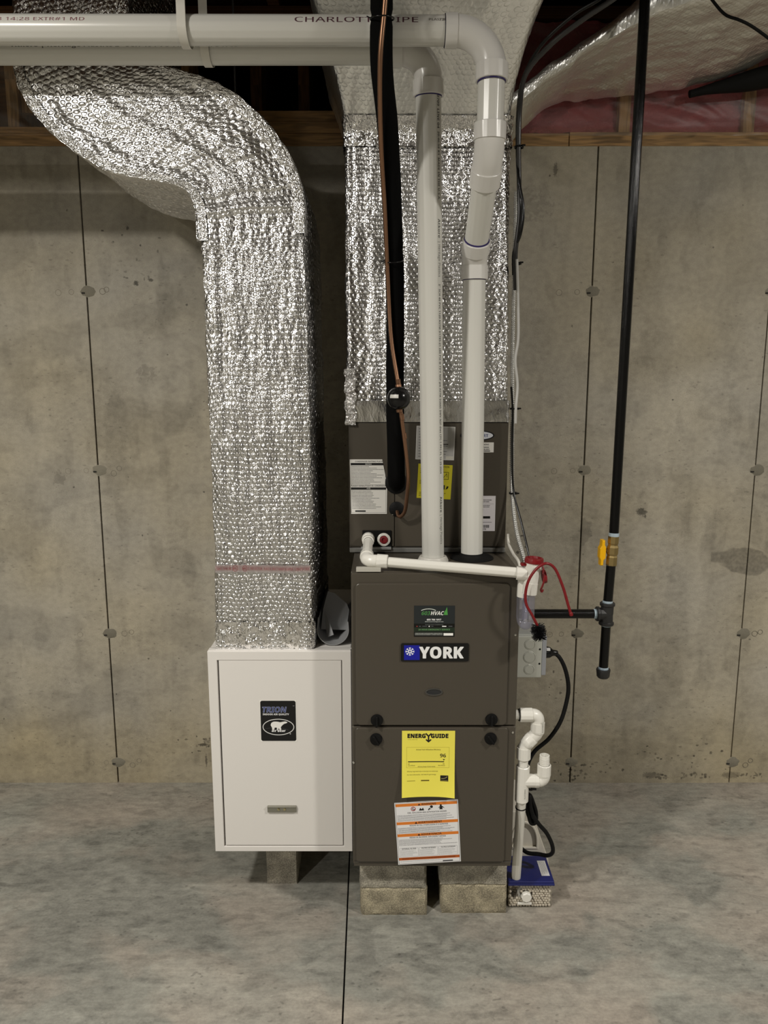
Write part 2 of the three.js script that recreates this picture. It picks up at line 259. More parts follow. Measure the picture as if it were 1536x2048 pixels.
{
  const s = structure('trim_1', 'pale lumber sill plate along the top of the concrete wall');
  add(s, 'plate', woodUV(box(RX0, 0.615, WH, 2.331, WALL + 0.003, WALL + 0.14, 0.002), 'x'), wood);
  add(s, 'plate', woodUV(box(0.617, 1.9, WH, 2.334, WALL + 0.001, WALL + 0.14, 0.002), 'x'), wood);
  add(s, 'plate', woodUV(box(1.902, RX1, WH, 2.331, WALL + 0.003, WALL + 0.14, 0.002), 'x'), wood);
  add(s, 'plate', woodUV(box(RX0, -0.9, 2.3315, 2.352, WALL + 0.005, WALL + 0.14, 0.002), 'x'), wood);
  add(s, 'plate', woodUV(box(-0.75, 0.30, 2.3315, 2.367, WALL + 0.001, WALL + 0.14, 0.002), 'x'), wood);
  add(s, 'plate', woodUV(box(-0.72, 0.30, 2.3675, 2.402, WALL + 0.006, WALL + 0.14, 0.002), 'x'), wood);
  const t = structure('trim_2', 'lumber studs and dark sheathing above the sill plate');
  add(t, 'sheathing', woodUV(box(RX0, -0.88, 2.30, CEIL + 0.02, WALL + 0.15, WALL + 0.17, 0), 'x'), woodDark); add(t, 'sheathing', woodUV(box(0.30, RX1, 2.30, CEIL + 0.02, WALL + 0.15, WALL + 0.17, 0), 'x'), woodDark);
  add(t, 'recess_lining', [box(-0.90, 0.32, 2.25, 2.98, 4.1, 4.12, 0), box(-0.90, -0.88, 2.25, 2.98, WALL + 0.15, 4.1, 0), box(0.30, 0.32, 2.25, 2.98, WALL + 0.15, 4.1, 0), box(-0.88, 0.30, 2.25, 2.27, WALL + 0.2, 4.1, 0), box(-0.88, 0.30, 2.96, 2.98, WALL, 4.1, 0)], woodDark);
  for (const x of [-3.0, -2.45, -2.04, -1.636, -1.232, -0.66, 0.394, 0.80, 1.214, 1.62, 2.03, 2.43, 2.84, 3.25]) add(t, 'stud', woodUV(box(x - 0.019, x + 0.019, 2.334, CEIL, WALL + 0.012, WALL + 0.148, 0.002), 'y'), wood);
  for (const [x0, x1] of [[-1.21, -1.06], [-1.055, -0.90]]) add(t, 'blocking_board', woodUV(box(x0, x1, 2.404, CEIL, WALL + 0.03, WALL + 0.06, 0.002), 'y'), x0 < -0.8 ? wood : woodDark);
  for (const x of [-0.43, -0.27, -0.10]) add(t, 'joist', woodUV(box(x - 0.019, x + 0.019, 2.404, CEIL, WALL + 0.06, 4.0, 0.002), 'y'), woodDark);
  const c = structure('ceiling', 'open floor joists under a wood subfloor');
  add(c, 'subfloor', box(RX0 - 0.2, RX1 + 0.2, 2.955, 2.98, RD0 - 0.2, WALL + 0.2, 0), woodDark);
  add(c, 'top_plate', box(RX0, RX1, CEIL - 0.038, CEIL, WALL + 0.01, WALL + 0.148, 0.002), woodDark);
  for (const d of [0.95, 0.9905]) add(c, 'shade_beam', woodUV(box(RX0, 0.2, 2.503, CEIL, d, d + 0.038, 0.003), 'x'), wood);   // unseen double beam added to shade the upper left wall from the left lamp
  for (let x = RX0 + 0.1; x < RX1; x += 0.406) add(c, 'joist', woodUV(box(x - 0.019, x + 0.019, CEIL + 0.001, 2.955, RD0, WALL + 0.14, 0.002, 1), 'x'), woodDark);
}
{ // pink fibreglass batts between the studs, under a loose plastic film
  const pink = std({ color: new THREE.Color(0.46, 0.11, 0.12), roughness: 1, bumpMap: floorBump, bumpScale: 0.01 });
  const spots = [[0.414, 0.78, 'pink insulation batt above the sill, beside the foil plenum'], [0.82, 1.194, 'pink insulation batt above the sill, right of the black gas pipe'], [1.234, 1.60, 'pink insulation batt right of the short wooden stud']];
  for (const [x0, x1, label] of spots) {
    const o = thing('insulation_batt', label, 'insulation', 'pink batts above the concrete wall');
    const k = rr(0, 30), w = x1 - x0;
    add(o, 'fibre', grid(40, 30, (u, v) => { const e = Math.pow(Math.sin(Math.PI * clamp(u, 0.02, 0.98)), 0.35); return [V(x0 + u * w, 2.335 + v * 0.34, WALL + 0.05 - 0.035 * e - 0.014 * n2(u * 4 + k, v * 5) - 0.005 * n2(u * 16 + k, v * 16)), u * 1.2, v]; }), pink);
    settle(o);
  }
  const film = phys({ color: 0xffffff, transmission: 0.97, thickness: 0, roughness: 0.42, ior: 1.5, side: THREE.DoubleSide });
  for (const [x0, x1, h1, label, k] of [[0.40, 1.72, 2.66, 'crinkled clear plastic film over the pink insulation', 3], [-1.75, -0.86, 2.60, 'crinkled clear plastic film over lumber behind the elbow duct', 40]]) {
    const o = thing('plastic_film', label, 'plastic film');
    add(o, 'film', grid(150, 50, (u, v) => { const x = x0 + u * (x1 - x0); return [V(x, 2.318 + v * (h1 - 2.318), WALL - 0.012 + 0.012 * sstep(0, 0.1, v) - 0.012 * Math.abs(n2(u * 4 + k + v * 2, v * 1.6 + k)) - 0.003 * Math.abs(n2(u * 12 + v * 6, v * 3 + k))), u, v]; }), film);
    settle(o);
  }
}
// ---------------------------------------------------------------- lamps
LAMPS.forEach(([x, h, d, cd], i) => {
  const o = thing('ceiling_lamp', ['round flush ceiling lamp left of the camera', 'round flush ceiling lamp right of the camera', 'unseen round fill lamp added behind the camera'][i], 'lamp', 'flush basement ceiling lamps');
  add(o, 'mounting_block', box(x - 0.1, x + 0.1, h + 0.026, CEIL + 0.03, d - 0.1, d + 0.1, 0.003), wood);
  add(o, 'housing', revolve([x, h + 0.026, d], [0, -1, 0], [[0, 0], [0.1, 0], [0.1, 0.012], [0.092, 0.022], [0.087, 0.022], [0.087, 0.016], [0, 0.016]], 40), std({ color: 0xe8e6e0, roughness: 0.4 }));
  add(o, 'diffuser', revolve([x, h + 0.0085, d], [0, -1, 0], [[0.086, 0], [0.080, 0.003], [0, 0.004]], 40), std({ color: 0xffffff, emissive: LAMP_COLOR, emissiveIntensity: 30, roughness: 0.6 }));
  settle(o);
  const l = new THREE.RectAreaLight(LAMP_COLOR, cd / (LAMP_SIZE * LAMP_SIZE), LAMP_SIZE, LAMP_SIZE); l.position.set(x, h, -d); l.lookAt(x, 0, -d); l.castShadow = true; scene.add(l);
});

// ---------------------------------------------------------------- foil-faced bubble wrap on the ducts
const PX = 0.0140, PY = 0.0113;                                    // bubble pitch
const NBX = 20, NBY = 24;
const tiltX = new Float32Array(NBX * NBY).map(() => rr(-0.3, 0.3)), tiltY = new Float32Array(NBX * NBY).map(() => rr(-0.3, 0.3));
const bubbleAmp = new Float32Array(NBX * NBY).map(() => rr(0.45, 1));
const wrapT = (fx, fy, o = 3) => { let s = 0, a = 0.5; for (let q = 0; q < o; q++) { const f = 2 ** q; s += a * n3(Math.cos(fx * 6.2832) * 1.1 * f + 9, Math.sin(fx * 6.2832) * 1.1 * f, fy * 6 * f + 3); a *= 0.55; } return s; };
const foilBump = dataTex(1024, 1024, (i, j, o) => {
  const u = i / 1024, v = j / 1024, wob = 0.10 * n2(Math.cos(u * 6.2832) * 2, Math.sin(u * 6.2832) * 2 + v * 0);
  const row = Math.floor(v * NBY) % NBY; let best = 0;
  for (let r = -1; r <= 1; r++) {
    const R = (row + r + NBY) % NBY, off = R % 2 ? 0.5 : 0, cx = u * NBX - off, c = Math.floor(cx);
    for (let q = 0; q <= 1; q++) {
      const C = (c + q + NBX) % NBX, dx = (cx - (c + q)) * PX, dy = (v * NBY - (row + r + 0.5)) * PY, d = Math.hypot(dx, dy) / 0.0058;
      if (d < 1) best = Math.max(best, bubbleAmp[R * NBX + C] * (1 - d ** 4.5) * (0.8 + (tiltX[R * NBX + C] * dx + tiltY[R * NBX + C] * dy) / 0.0058));
    }
  }
  const f = 2 * n2(u * 40 + 3, v * 40), c1 = Math.abs(n2(Math.cos(u * 6.2832) * 5 + 40, Math.sin(u * 6.2832) * 5 + v * 0 + 7 * Math.cos(v * 6.2832)));
  const seamless = 16 * n2(u * 70, v * 70) * Math.sin(u * Math.PI) * Math.sin(v * Math.PI);
  o[0] = o[1] = o[2] = 40 + 175 * best + 16 * (1 - c1) + seamless + f + wob;
});
const tapeBump = dataTex(512, 512, (i, j, o) => {
  const u = i / 512, v = j / 512; let s = 0;
  for (const [f, a, k] of [[5, 0.5, 0], [11, 0.3, 20], [24, 0.2, 50]]) s += a * (1 - Math.abs(n2(u * f + k, v * f * 0.7 + k)) * 1.8);
  o[0] = o[1] = o[2] = 128 + 110 * s;
});
tapeBump.wrapS = tapeBump.wrapT = THREE.MirroredRepeatWrapping;
const foilRep = foilBump.clone(); foilRep.repeat.set(1 / (NBX * PX), 1 / (NBY * PY)); foilRep.needsUpdate = true;
const foilMat = std({ color: new THREE.Color(0.79, 0.785, 0.78), metalness: 1, roughness: 0.28, bumpMap: foilRep, bumpScale: 0.0046, side: THREE.DoubleSide });
const foilFlat = std({ color: new THREE.Color(0.90, 0.90, 0.87), metalness: 1, roughness: 0.38, bumpMap: foilRep, bumpScale: 0.0011, side: THREE.DoubleSide });
const tapeRep = tapeBump.clone(); tapeRep.repeat.set(6, 4); tapeRep.needsUpdate = true;
const tapeMat = std({ color: new THREE.Color(0.90, 0.89, 0.88), metalness: 1, roughness: 0.22, bumpMap: tapeRep, bumpScale: 0.006, side: THREE.DoubleSide });
// A ring has four corners A (front left), B (front right), C (back right), D (back left); the duct runs through a list of rings.
function duct(rings, { step = 0.007, r = 0.016, disp = () => 0, out = 0, uOff = 0 } = {}) {
  const R = rings.map((q) => q.map(vec)), n = R.length, key = R.map((q) => q[0].clone().add(q[1]).add(q[2]).add(q[3]).multiplyScalar(0.25));
  const curves = [0, 1, 2, 3].map((c) => new THREE.CatmullRomCurve3(R.map((q) => q[c]), false, 'centripetal'));
  const cum = [0]; for (let i = 1; i < n; i++) cum.push(cum[i - 1] + R[i][1].distanceTo(R[i - 1][1]) * 0.5 + R[i][0].distanceTo(R[i - 1][0]) * 0.5);
  const L = cum[n - 1], param = (v) => { let i = 0; while (i < n - 2 && cum[i + 1] < v * L) i++; return (i + clamp((v * L - cum[i]) / (cum[i + 1] - cum[i]))) / (n - 1); };   // ring lists are unevenly spaced
  const nv = Math.max(2, Math.round(L / step)), lens = [0, 1, 2, 3].map((c) => R[0][c].distanceTo(R[0][(c + 1) % 4])), per = lens.reduce((a, b) => a + b), nu = Math.round(per / step);
  let rowV = -1, q;
  const at = (u, v) => {                                           // point on the rounded ring
    if (v !== rowV) { rowV = v; const t = param(v); q = curves.map((c) => c.getPoint(t)); } let s = u * per, c = 0; while (c < 3 && s > lens[c]) { s -= lens[c]; c++; }
    const a = q[c], b = q[(c + 1) % 4], t = clamp(s / lens[c]), len = a.distanceTo(b), p = a.clone().lerp(b, t), ctr = q[0].clone().add(q[1]).add(q[2]).add(q[3]).multiplyScalar(0.25);
    const e = Math.min(t, 1 - t) * len; if (e < r) { const k = 1 - e / r; p.addScaledVector(ctr.clone().sub(p).normalize(), 0.42 * r * k * k); }
    return [p, s + (c ? lens.slice(0, c).reduce((x, y) => x + y) : 0)];
  };
  const base = grid(nu, nv, (u, v) => { const [p, s] = at(u, v); return [p, s + uOff + 0.0045 * n2(s * 5 + uOff, v * L * 4) + 0.002 * n2(s * 19, v * L * 17), v * L + 0.005 * n2(s * 6 + 30, v * L * 3) + 0.002 * n2(s * 21 + 9, v * L * 19)]; }, true);
  const P = base.attributes.position, N = base.attributes.normal, U = base.attributes.uv;
  for (let i = 0; i < P.count; i++) { const k = out + disp(U.getX(i) - uOff, U.getY(i), per, L, i % (nu + 1) === nu ? 0 : U.getX(i)); P.setXYZ(i, P.getX(i) - N.getX(i) * k, P.getY(i) - N.getY(i) * k, P.getZ(i) - N.getZ(i) * k); }
  const w = nu + 1; for (let j = 0; j <= nv; j++) { const a = j * w, b = a + nu; P.setXYZ(b, P.getX(a), P.getY(a), P.getZ(a)); }
  base.computeVertexNormals(); return base;
}
const crinkle = (k, a = 1) => (u, v) => a * (-0.0022 * n2(u * 9 + k, v * 5) - 0.0013 * n2(u * 46 + k, v * 11 + k) - 0.0011 * n2(u * 90 + k, v * 34) - 0.003 * Math.max(0, 1 - 9 * Math.abs(n2(u * 13 + k, v * 1.1 + k))) - 0.0024 * n2(u * 24 + k, v * 0.7));
{ // return duct: riser, then a swept offset to the left
  const o = thing('return_duct', 'silver bubble-foil wrapped duct sweeping left above the white cabinet', 'duct');
  const DF = 1.945, DB = 2.45;
  const IO = [[-0.463, 0.789, -0.191, 0.789], [-0.459, 0.95, -0.1925, 0.95], [-0.457, 1.2, -0.194, 1.2], [-0.458, 1.593, -0.197, 1.6], [-0.463, 1.86, -0.202, 1.88], [-0.468, 1.945, -0.205, 1.968], [-0.488, 1.982, -0.226, 2.042], [-0.526, 1.998, -0.270, 2.112], [-0.588, 2.010, -0.327, 2.172], [-0.665, 2.024, -0.386, 2.214], [-0.732, 2.056, -0.440, 2.238], [-0.790, 2.098, -0.50, 2.256], [-0.840, 2.146, -0.556, 2.275], [-0.874, 2.198, -0.595, 2.31], [-0.892, 2.258, -0.612, 2.36], [-0.892, 2.34, -0.618, 2.42], [-0.892, 2.52, -0.62, 2.54], [-0.892, 2.712, -0.62, 2.712]];
  const ring = ([a, b, c, e], grow = 0) => [[a - grow, b, DF - grow], [c + grow, e, DF - grow], [c + grow, e, DB], [a - grow, b, DB]];
  const cr = crinkle(3), creases = Array.from({ length: 17 }, (_, i) => [1.22 + i * 0.036 + rr(-0.008, 0.008), rr(-0.06, 0.1), rr(0.4, 1)]);
  add(o, 'wrap', duct(IO.map((q) => ring(q)), { step: 0.0042, disp: (u, v) => {
    let k = cr(u, v);
    const s = v - 1.15; if (s > -0.12 && s < 0.1) k += -0.006 * Math.exp(-((s / 0.012) ** 2)) * sstep(0.0, 0.05, u) * sstep(0.275, 0.2, u) + 0.004 * Math.exp(-(((s - 0.03) / 0.01) ** 2)) + 0.002 * Math.exp(-(((s + 0.03) / 0.012) ** 2)) * n2(u * 70, 4);
    if (v > 1.19 && u < 0.29) for (const c of creases) { const e = v - c[0] - c[1] * u - 0.004 * n2(u * 9, c[0] * 40); if (Math.abs(e) < 0.012) k += 0.0035 * c[2] * Math.exp(-((e / 0.0028) ** 2)); }   // pinched folds across the bend
    return k;
  } }), foilMat);
  for (const side of [0, 1]) {
    const rows = IO.slice(4, 16), curve = new THREE.CatmullRomCurve3(rows.map((q) => V(q[2 * side], q[2 * side + 1], DF)), false, 'centripetal'), other = new THREE.CatmullRomCurve3(rows.map((q) => V(q[2 - 2 * side], q[3 - 2 * side], DF)), false, 'centripetal');
    const span = [0.026, 0.016, 0.006, -0.001, -0.001, -0.001, -0.001], deep = [0.0, 0.0, -0.001, 0.002, 0.012, 0.026, 0.040];
    add(o, 'edge_tape', grid(6, 150, (u, v, i) => {
      const p = curve.getPoint(v), n = other.getPoint(v).sub(p).normalize(), k = 0.0035 * n2(v * 30 + side * 9, i * 0.7) + 0.0015 * n2(v * 90, i);
      return [p.addScaledVector(n, span[i] - 0.004 + 0.0025 * n2(v * 14 + 5 * side, i * 0.4)).add(new THREE.Vector3(0, 0, -deep[i] + 0.0055 + k * 0.5)), u * 0.1, v * 1.2];
    }), tapeMat, 'smooth foil tape along the edge of the bend');
  }
  const low = (h0, h1, grow) => { const f = (h) => { const t = (h - 0.789) / 0.411; return [-0.463 + 0.006 * t, h, -0.191 - 0.003 * t, h]; }; return [h0, (h0 + h1) / 2, h1].map((h) => ring(f(h), grow)); };
  add(o, 'foil_tape', duct(low(0.789, 0.866, 0.0022), { step: 0.004, disp: (u, v) => -0.0026 * n2(u * 26, v * 22) - 0.002 * Math.abs(n2(u * 55 + 4, v * 30)) + 0.004 * sstep(0.018, 0, v) + 0.001 }), tapeMat, 'smooth crinkled foil tape round the foot');
  const stripe = canvasTex(2048, 128, (g, w, h) => {
    g.fillStyle = '#e6dedc'; g.fillRect(0, 0, w, h); g.fillStyle = '#d9c2bf'; g.fillRect(0, 14, w, h - 44);
    g.fillStyle = '#b3202c'; g.strokeStyle = '#b3202c'; g.lineWidth = 6; g.font = '54px sans-serif'; g.textBaseline = 'middle';
    g.fillText('GHT THW 36', 40, 62); g.beginPath(); g.arc(430, 62, 50, 0, 7); g.stroke(); g.font = 'bold 44px sans-serif'; g.fillText('ETL', 388, 64);
    g.beginPath(); g.arc(640, 62, 48, 0, 7); g.stroke(); g.fillText('VEC', 594, 64); g.fillRect(720, 30, 6, 64); g.font = '54px sans-serif';
    g.fillText('REFLECTOR - R-4.3 R DUCT WRAP 6 LAYER / LENGTH 1003', 760, 62, 1260);
  });
  add(o, 'printed_stripe', grid(80, 4, (u, v) => [V(-0.455 + u * 0.257, 1.006 + v * 0.021 + 0.001 * Math.sin(u * 6), DF - 0.0058 + 0.0016 * n2(u * 16, 2)), u, v]), std({ map: stripe, metalness: 0.75, roughness: 0.3, bumpMap: tapeRep, bumpScale: 0.002, side: THREE.DoubleSide }), 'red lettering printed across the foil');
  settle(o);
}
{ // supply plenum with its flared top
  const o = thing('supply_plenum', 'silver bubble-foil plenum standing on the brown coil cabinet', 'duct');
  const cr = crinkle(60, 0.9), ring = (x0, x1, h, d0, d1) => [[x0, h, d0], [x1, h, d0], [x1, h, d1], [x0, h, d1]];
  add(o, 'wrap', duct([ring(-0.102, 0.346, 1.455, 2.085, 2.6), ring(-0.1025, 0.343, 1.7, 2.085, 2.6), ring(-0.103, 0.338, 1.95, 2.085, 2.6), ring(-0.103, 0.334, 2.165, 2.085, 2.6)], { step: 0.0045, disp: (u, v) => cr(u, v) - 0.0018 * n2(u * 22, v * 1.5) }), foilMat);
  add(o, 'flared_top', duct([ring(-0.103, 0.334, 2.168, 2.082, 2.6), ring(-0.11, 0.330, 2.22, 2.045, 2.6), ring(-0.14, 0.345, 2.32, 1.945, 2.6), ring(-0.18, 0.385, 2.43, 1.84, 2.6), ring(-0.19, 0.40, 2.50, 1.78, 2.6), ring(-0.19, 0.40, 2.712, 1.75, 2.6)], { step: 0.008, disp: (u, v) => 0.7 * cr(u, v) + 0.003 * Math.max(0, 1 - 14 * Math.abs(Math.sin(v * 24))) * 0.3 }), foilFlat);
  add(o, 'foil_tape', duct([ring(-0.104, 0.336, 2.125, 2.082, 2.6), ring(-0.104, 0.335, 2.165, 2.081, 2.6), ring(-0.107, 0.334, 2.195, 2.06, 2.6)], { step: 0.005, disp: (u, v) => -0.002 - 0.005 * Math.abs(n2(u * 22, v * 16)) - 0.0025 * n2(u * 60, v * 50) }), tapeMat, 'crumpled foil tape at the top joint');
  add(o, 'sheet_metal_collar', duct([ring(-0.104, 0.350, 1.403, 2.083, 2.602), ring(-0.104, 0.3495, 1.44, 2.083, 2.602), ring(-0.103, 0.348, 1.462, 2.083, 2.602)], { step: 0.006, r: 0.004, disp: (u, v) => -0.001 - 0.0012 * n2(u * 20, v * 20) - 0.0012 * Math.abs(n2(u * 40 + 9, v * 30)) * sstep(0.15, 0.3, u) }), std({ color: new THREE.Color(0.87, 0.86, 0.85), metalness: 1, roughness: 0.24, bumpMap: tapeRep, bumpScale: 0.0010, side: THREE.DoubleSide }), 'plain shiny foil collar above the coil cabinet');
  add(o, 'corner_tape', grid(10, 60, (u, v) => [V(-0.108 + u * 0.030 + 0.004 * n2(v * 7, 1), 1.395 + v * 0.155, 2.0765 - 0.004 * Math.abs(n2(u * 3, v * 14)) - 0.002 * n2(u * 5, v * 30)), u * 0.1, v * 0.2]), tapeMat, 'crumpled vertical strip of foil tape');
  for (const [x, h] of [[0.318, 1.427], [0.10, 1.425]]) add(o, 'screw', revolve([x, h, 2.079], [0, 0, -1], [[0.0045, 0], [0.0045, 0.002], [0.003, 0.004], [0, 0.004]], 8), std({ color: 0xb8b6b0, metalness: 1, roughness: 0.3 }));
  settle(o);
}
{ // branch duct leaving the plenum to the right, rising
  const o = thing('branch_duct', 'wide foil-wrapped branch duct rising right behind the gas pipe', 'duct');
  const cr = crinkle(140, 0.6);
  // ring corners: bottom front, bottom back, top back, top front at successive x stations
  const st = [[0.338, 2.235, 2.13, 2.21, 2.52], [0.40, 2.285, 2.13, 2.27, 2.55], [0.47, 2.332, 2.13, 2.345, 2.58], [0.546, 2.380, 2.13, 2.402, 2.60], [0.65, 2.440, 2.13, 2.416, 2.605], [0.753, 2.478, 2.12, 2.424, 2.605], [0.88, 2.50, 2.10, 2.436, 2.60], [1.006, 2.515, 2.08, 2.452, 2.59], [1.12, 2.53, 2.06, 2.48, 2.57], [1.25, 2.55, 2.03, 2.53, 2.54], [1.5, 2.58, 2.0, 2.60, 2.5]];
  add(o, 'wrap', duct(st.map(([x, hf, df, hb, db]) => [[x, hf, df], [x, hb, db], [x, Math.max(hb, hf) + 0.03 + 0.13 * sstep(0.60, 0.8, x), db - 0.01], [x, hf + 0.035 + 0.09 * sstep(0.60, 0.8, x), df]]), { step: 0.008, r: 0.03, disp: (u, v) => cr(u, v) - 0.004 * n2(u * 5, v * 9) - 0.0025 * Math.max(0, 1 - 5 * Math.abs(n2(u * 9, v * 4 + 3))) }), foilFlat);
  settle(o);
}

// ---------------------------------------------------------------- painted metal and plastics
const orange = dataTex(256, 256, (i, j, o) => { o[0] = o[1] = o[2] = 128 + 60 * n2(i * 0.11, j * 0.11) + 30 * n2(i * 0.03, j * 0.03); });
const orangeRep = orange.clone(); orangeRep.repeat.set(8, 8); orangeRep.wrapS = orangeRep.wrapT = THREE.MirroredRepeatWrapping; orangeRep.needsUpdate = true;
const brown = std({ color: new THREE.Color(0.068, 0.058, 0.044), roughness: 0.34, metalness: 0.0, bumpMap: orangeRep, bumpScale: 0.0002 });
const white = std({ color: new THREE.Color(0.76, 0.735, 0.70), roughness: 0.42 });
const pvcColor = '#d8d7d0';
const pvc = std({ color: pvcColor, roughness: 0.27 }), pvcFit = std({ color: '#dddbd6', roughness: 0.24 }), pvcSmall = std({ color: '#e8e6de', roughness: 0.3 });
const primer = std({ color: '#2c2260', roughness: 0.4 });
const blackRubber = phys({ color: new THREE.Color(0.006, 0.006, 0.006), roughness: 0.6, specularIntensity: 0.35 }), blackGloss = phys({ color: new THREE.Color(0.006, 0.006, 0.006), roughness: 0.2, specularIntensity: 0.7 });
const galv = std({ color: new THREE.Color(0.55, 0.56, 0.56), metalness: 0.7, roughness: 0.45 }), chrome = std({ color: 0xd8d8d4, metalness: 1, roughness: 0.18 });

// ---------------------------------------------------------------- label artwork
function lines(g, x, y, w, n, dy, col, th, jag = 0.3) { g.fillStyle = col; for (let i = 0; i < n; i++) { let p = x; const end = x + w * (1 - jag * rnd()); while (p < end) { const l = rr(4, 16); g.fillRect(p, y + i * dy, Math.min(l, end - p), th); p += l + rr(2, 4); } } }
const artDealer = canvasTex(636, 504, (g, w, h) => {
  g.fillStyle = '#23282a'; g.fillRect(0, 0, w, h); g.fillStyle = '#050605'; g.fillRect(0, 292, w, 62); g.fillStyle = '#1d2a1e'; g.fillRect(0, 354, w, 74); g.fillStyle = '#0c0d0c'; g.fillRect(0, 428, w, 76);
  g.save(); g.transform(1, 0, -0.2, 1, 0, 0); g.font = 'bold 84px sans-serif'; g.fillStyle = '#4a8a47'; g.fillText('603', 140, 152, 140); g.fillStyle = '#f4f5f0'; g.fillText('HVAC', 284, 152, 205); g.restore();
  g.strokeStyle = '#dfe6dc'; g.lineWidth = 10; g.beginPath(); g.moveTo(112, 78); g.quadraticCurveTo(230, 26, 340, 78); g.stroke();
  g.fillStyle = '#4f9a48'; g.beginPath(); g.moveTo(512, 20); g.lineTo(526, 150); g.lineTo(462, 150); g.lineTo(472, 100); g.lineTo(494, 70); g.fill();
  g.fillStyle = '#ffffff'; g.font = 'bold 38px sans-serif'; g.textAlign = 'center'; g.fillText('603 706 1017', 312, 240, 225); g.fillStyle = '#c9cdc9'; g.font = 'bold 22px sans-serif'; g.fillText('603hvacservice@gmail.com', 316, 266, 390);
  g.fillStyle = '#6f7673'; g.fillText('Heating & Air Conditioning', 316, 316, 340); g.fillStyle = '#b04040'; g.beginPath(); g.arc(48, 336, 9, 0, 7); g.fill(); g.fillStyle = '#fff'; g.beginPath(); g.arc(238, 336, 10, 0, 7); g.fill(); g.fillRect(440, 328, 66, 15);
  g.fillStyle = '#70747a'; g.fillRect(78, 331, 30, 8); g.fillRect(130, 331, 76, 7); g.fillRect(270, 331, 34, 7); g.fillRect(540, 331, 60, 8);
  g.fillStyle = '#6ba067'; g.font = 'bold 34px sans-serif'; g.fillText('24 HOUR EMERGENCY SERVICE', 318, 400, 560);
  lines(g, 16, 444, 440, 2, 22, '#b9bdb8', 11, 0.02); g.fillStyle = '#fbfbf7'; g.fillRect(464, 446, 150, 40); g.textAlign = 'left';
});
const artBadge = canvasTex(1068, 294, (g, w, h) => {
  g.fillStyle = '#070809'; g.fillRect(0, 0, w, h); g.fillStyle = '#10189a'; g.fillRect(42, 18, 250, 258);
  g.strokeStyle = '#f2f4f6'; g.lineCap = 'round'; g.lineWidth = 15; g.translate(136, 128);
  for (let i = 0; i < 8; i++) { g.save(); g.rotate((i * Math.PI) / 4); g.beginPath(); g.moveTo(0, -20); g.lineTo(0, -64); g.stroke(); g.lineWidth = 9; g.beginPath(); g.moveTo(-14, -66); g.lineTo(0, -50); g.lineTo(14, -66); g.stroke(); g.restore(); g.lineWidth = 15; }
  g.beginPath(); g.arc(0, 0, 22, 0, 7); g.lineWidth = 11; g.stroke(); g.setTransform(1, 0, 0, 1, 0, 0);
  g.fillStyle = '#f4f5f5'; g.font = 'bold 268px sans-serif'; g.strokeStyle = '#f4f5f5'; g.lineWidth = 14; g.lineJoin = 'round'; g.fillText('YORK', 290, 242, 700); g.strokeText('YORK', 290, 242, 700);
});
const artEnergy = canvasTex(710, 980, (g, w, h) => {
  g.fillStyle = '#f4e95c'; g.fillRect(0, 0, w, h); g.fillStyle = '#14100c'; g.font = 'bold 84px sans-serif'; g.strokeStyle = '#14100c'; g.lineWidth = 7; g.lineJoin = 'round'; g.fillText('ENERG', 70, 108, 250); g.strokeText('ENERG', 70, 108, 250); g.fillText('GUIDE', 385, 108, 238); g.strokeText('GUIDE', 385, 108, 238);
  g.lineWidth = 20; g.lineCap = 'butt'; g.beginPath(); g.moveTo(318, 40); g.lineTo(356, 84); g.lineTo(394, 40); g.moveTo(356, 84); g.lineTo(356, 160); g.stroke(); g.beginPath(); g.moveTo(322, 132); g.lineTo(356, 166); g.lineTo(390, 132); g.stroke();
  g.fillStyle = '#7d7420'; g.font = '22px sans-serif'; g.fillText('Furnace, Natural Gas', 78, 140, 130);
  g.strokeStyle = '#b5a830'; g.lineWidth = 4; g.strokeRect(64, 248, 570, 306); g.fillStyle = '#5a5210'; g.font = 'bold 26px sans-serif'; g.fillText('Annual Fuel Utilization Efficiency', 190, 294, 330);
  g.fillStyle = '#14100c'; g.font = 'bold 76px sans-serif'; g.fillText('96', 510, 400, 96); g.beginPath(); g.moveTo(548, 426); g.lineTo(580, 426); g.lineTo(564, 448); g.fill(); g.fillRect(82, 458, 486, 14);
  g.fillStyle = '#6c6318'; g.font = 'bold 22px sans-serif'; g.fillText('80', 82, 506); g.fillText('98', 550, 506); g.fillText('Least Efficient', 82, 530, 95); g.fillText('Most Efficient', 488, 530, 92); g.fillText('Efficiency Range of Similar Models', 214, 546, 236);
  g.font = 'bold 22px sans-serif'; g.fillText('Efficiency range based only on natural gas non-weatherized', 70, 616, 415); g.fillText('For more information, visit www.ftc.gov/energy', 70, 664, 390); g.fillStyle = '#9d9228'; g.fillRect(70, 742, 110, 9); g.fillStyle = '#6a5c10'; g.fillRect(258, 736, 112, 18);
  g.fillStyle = '#15120c'; g.fillRect(518, 668, 108, 86); g.strokeStyle = '#d9d080'; g.lineWidth = 5; g.beginPath(); g.moveTo(530, 714); g.quadraticCurveTo(580, 722, 612, 684); g.stroke(); g.fillStyle = '#7c7436'; g.fillRect(524, 738, 96, 10);
});
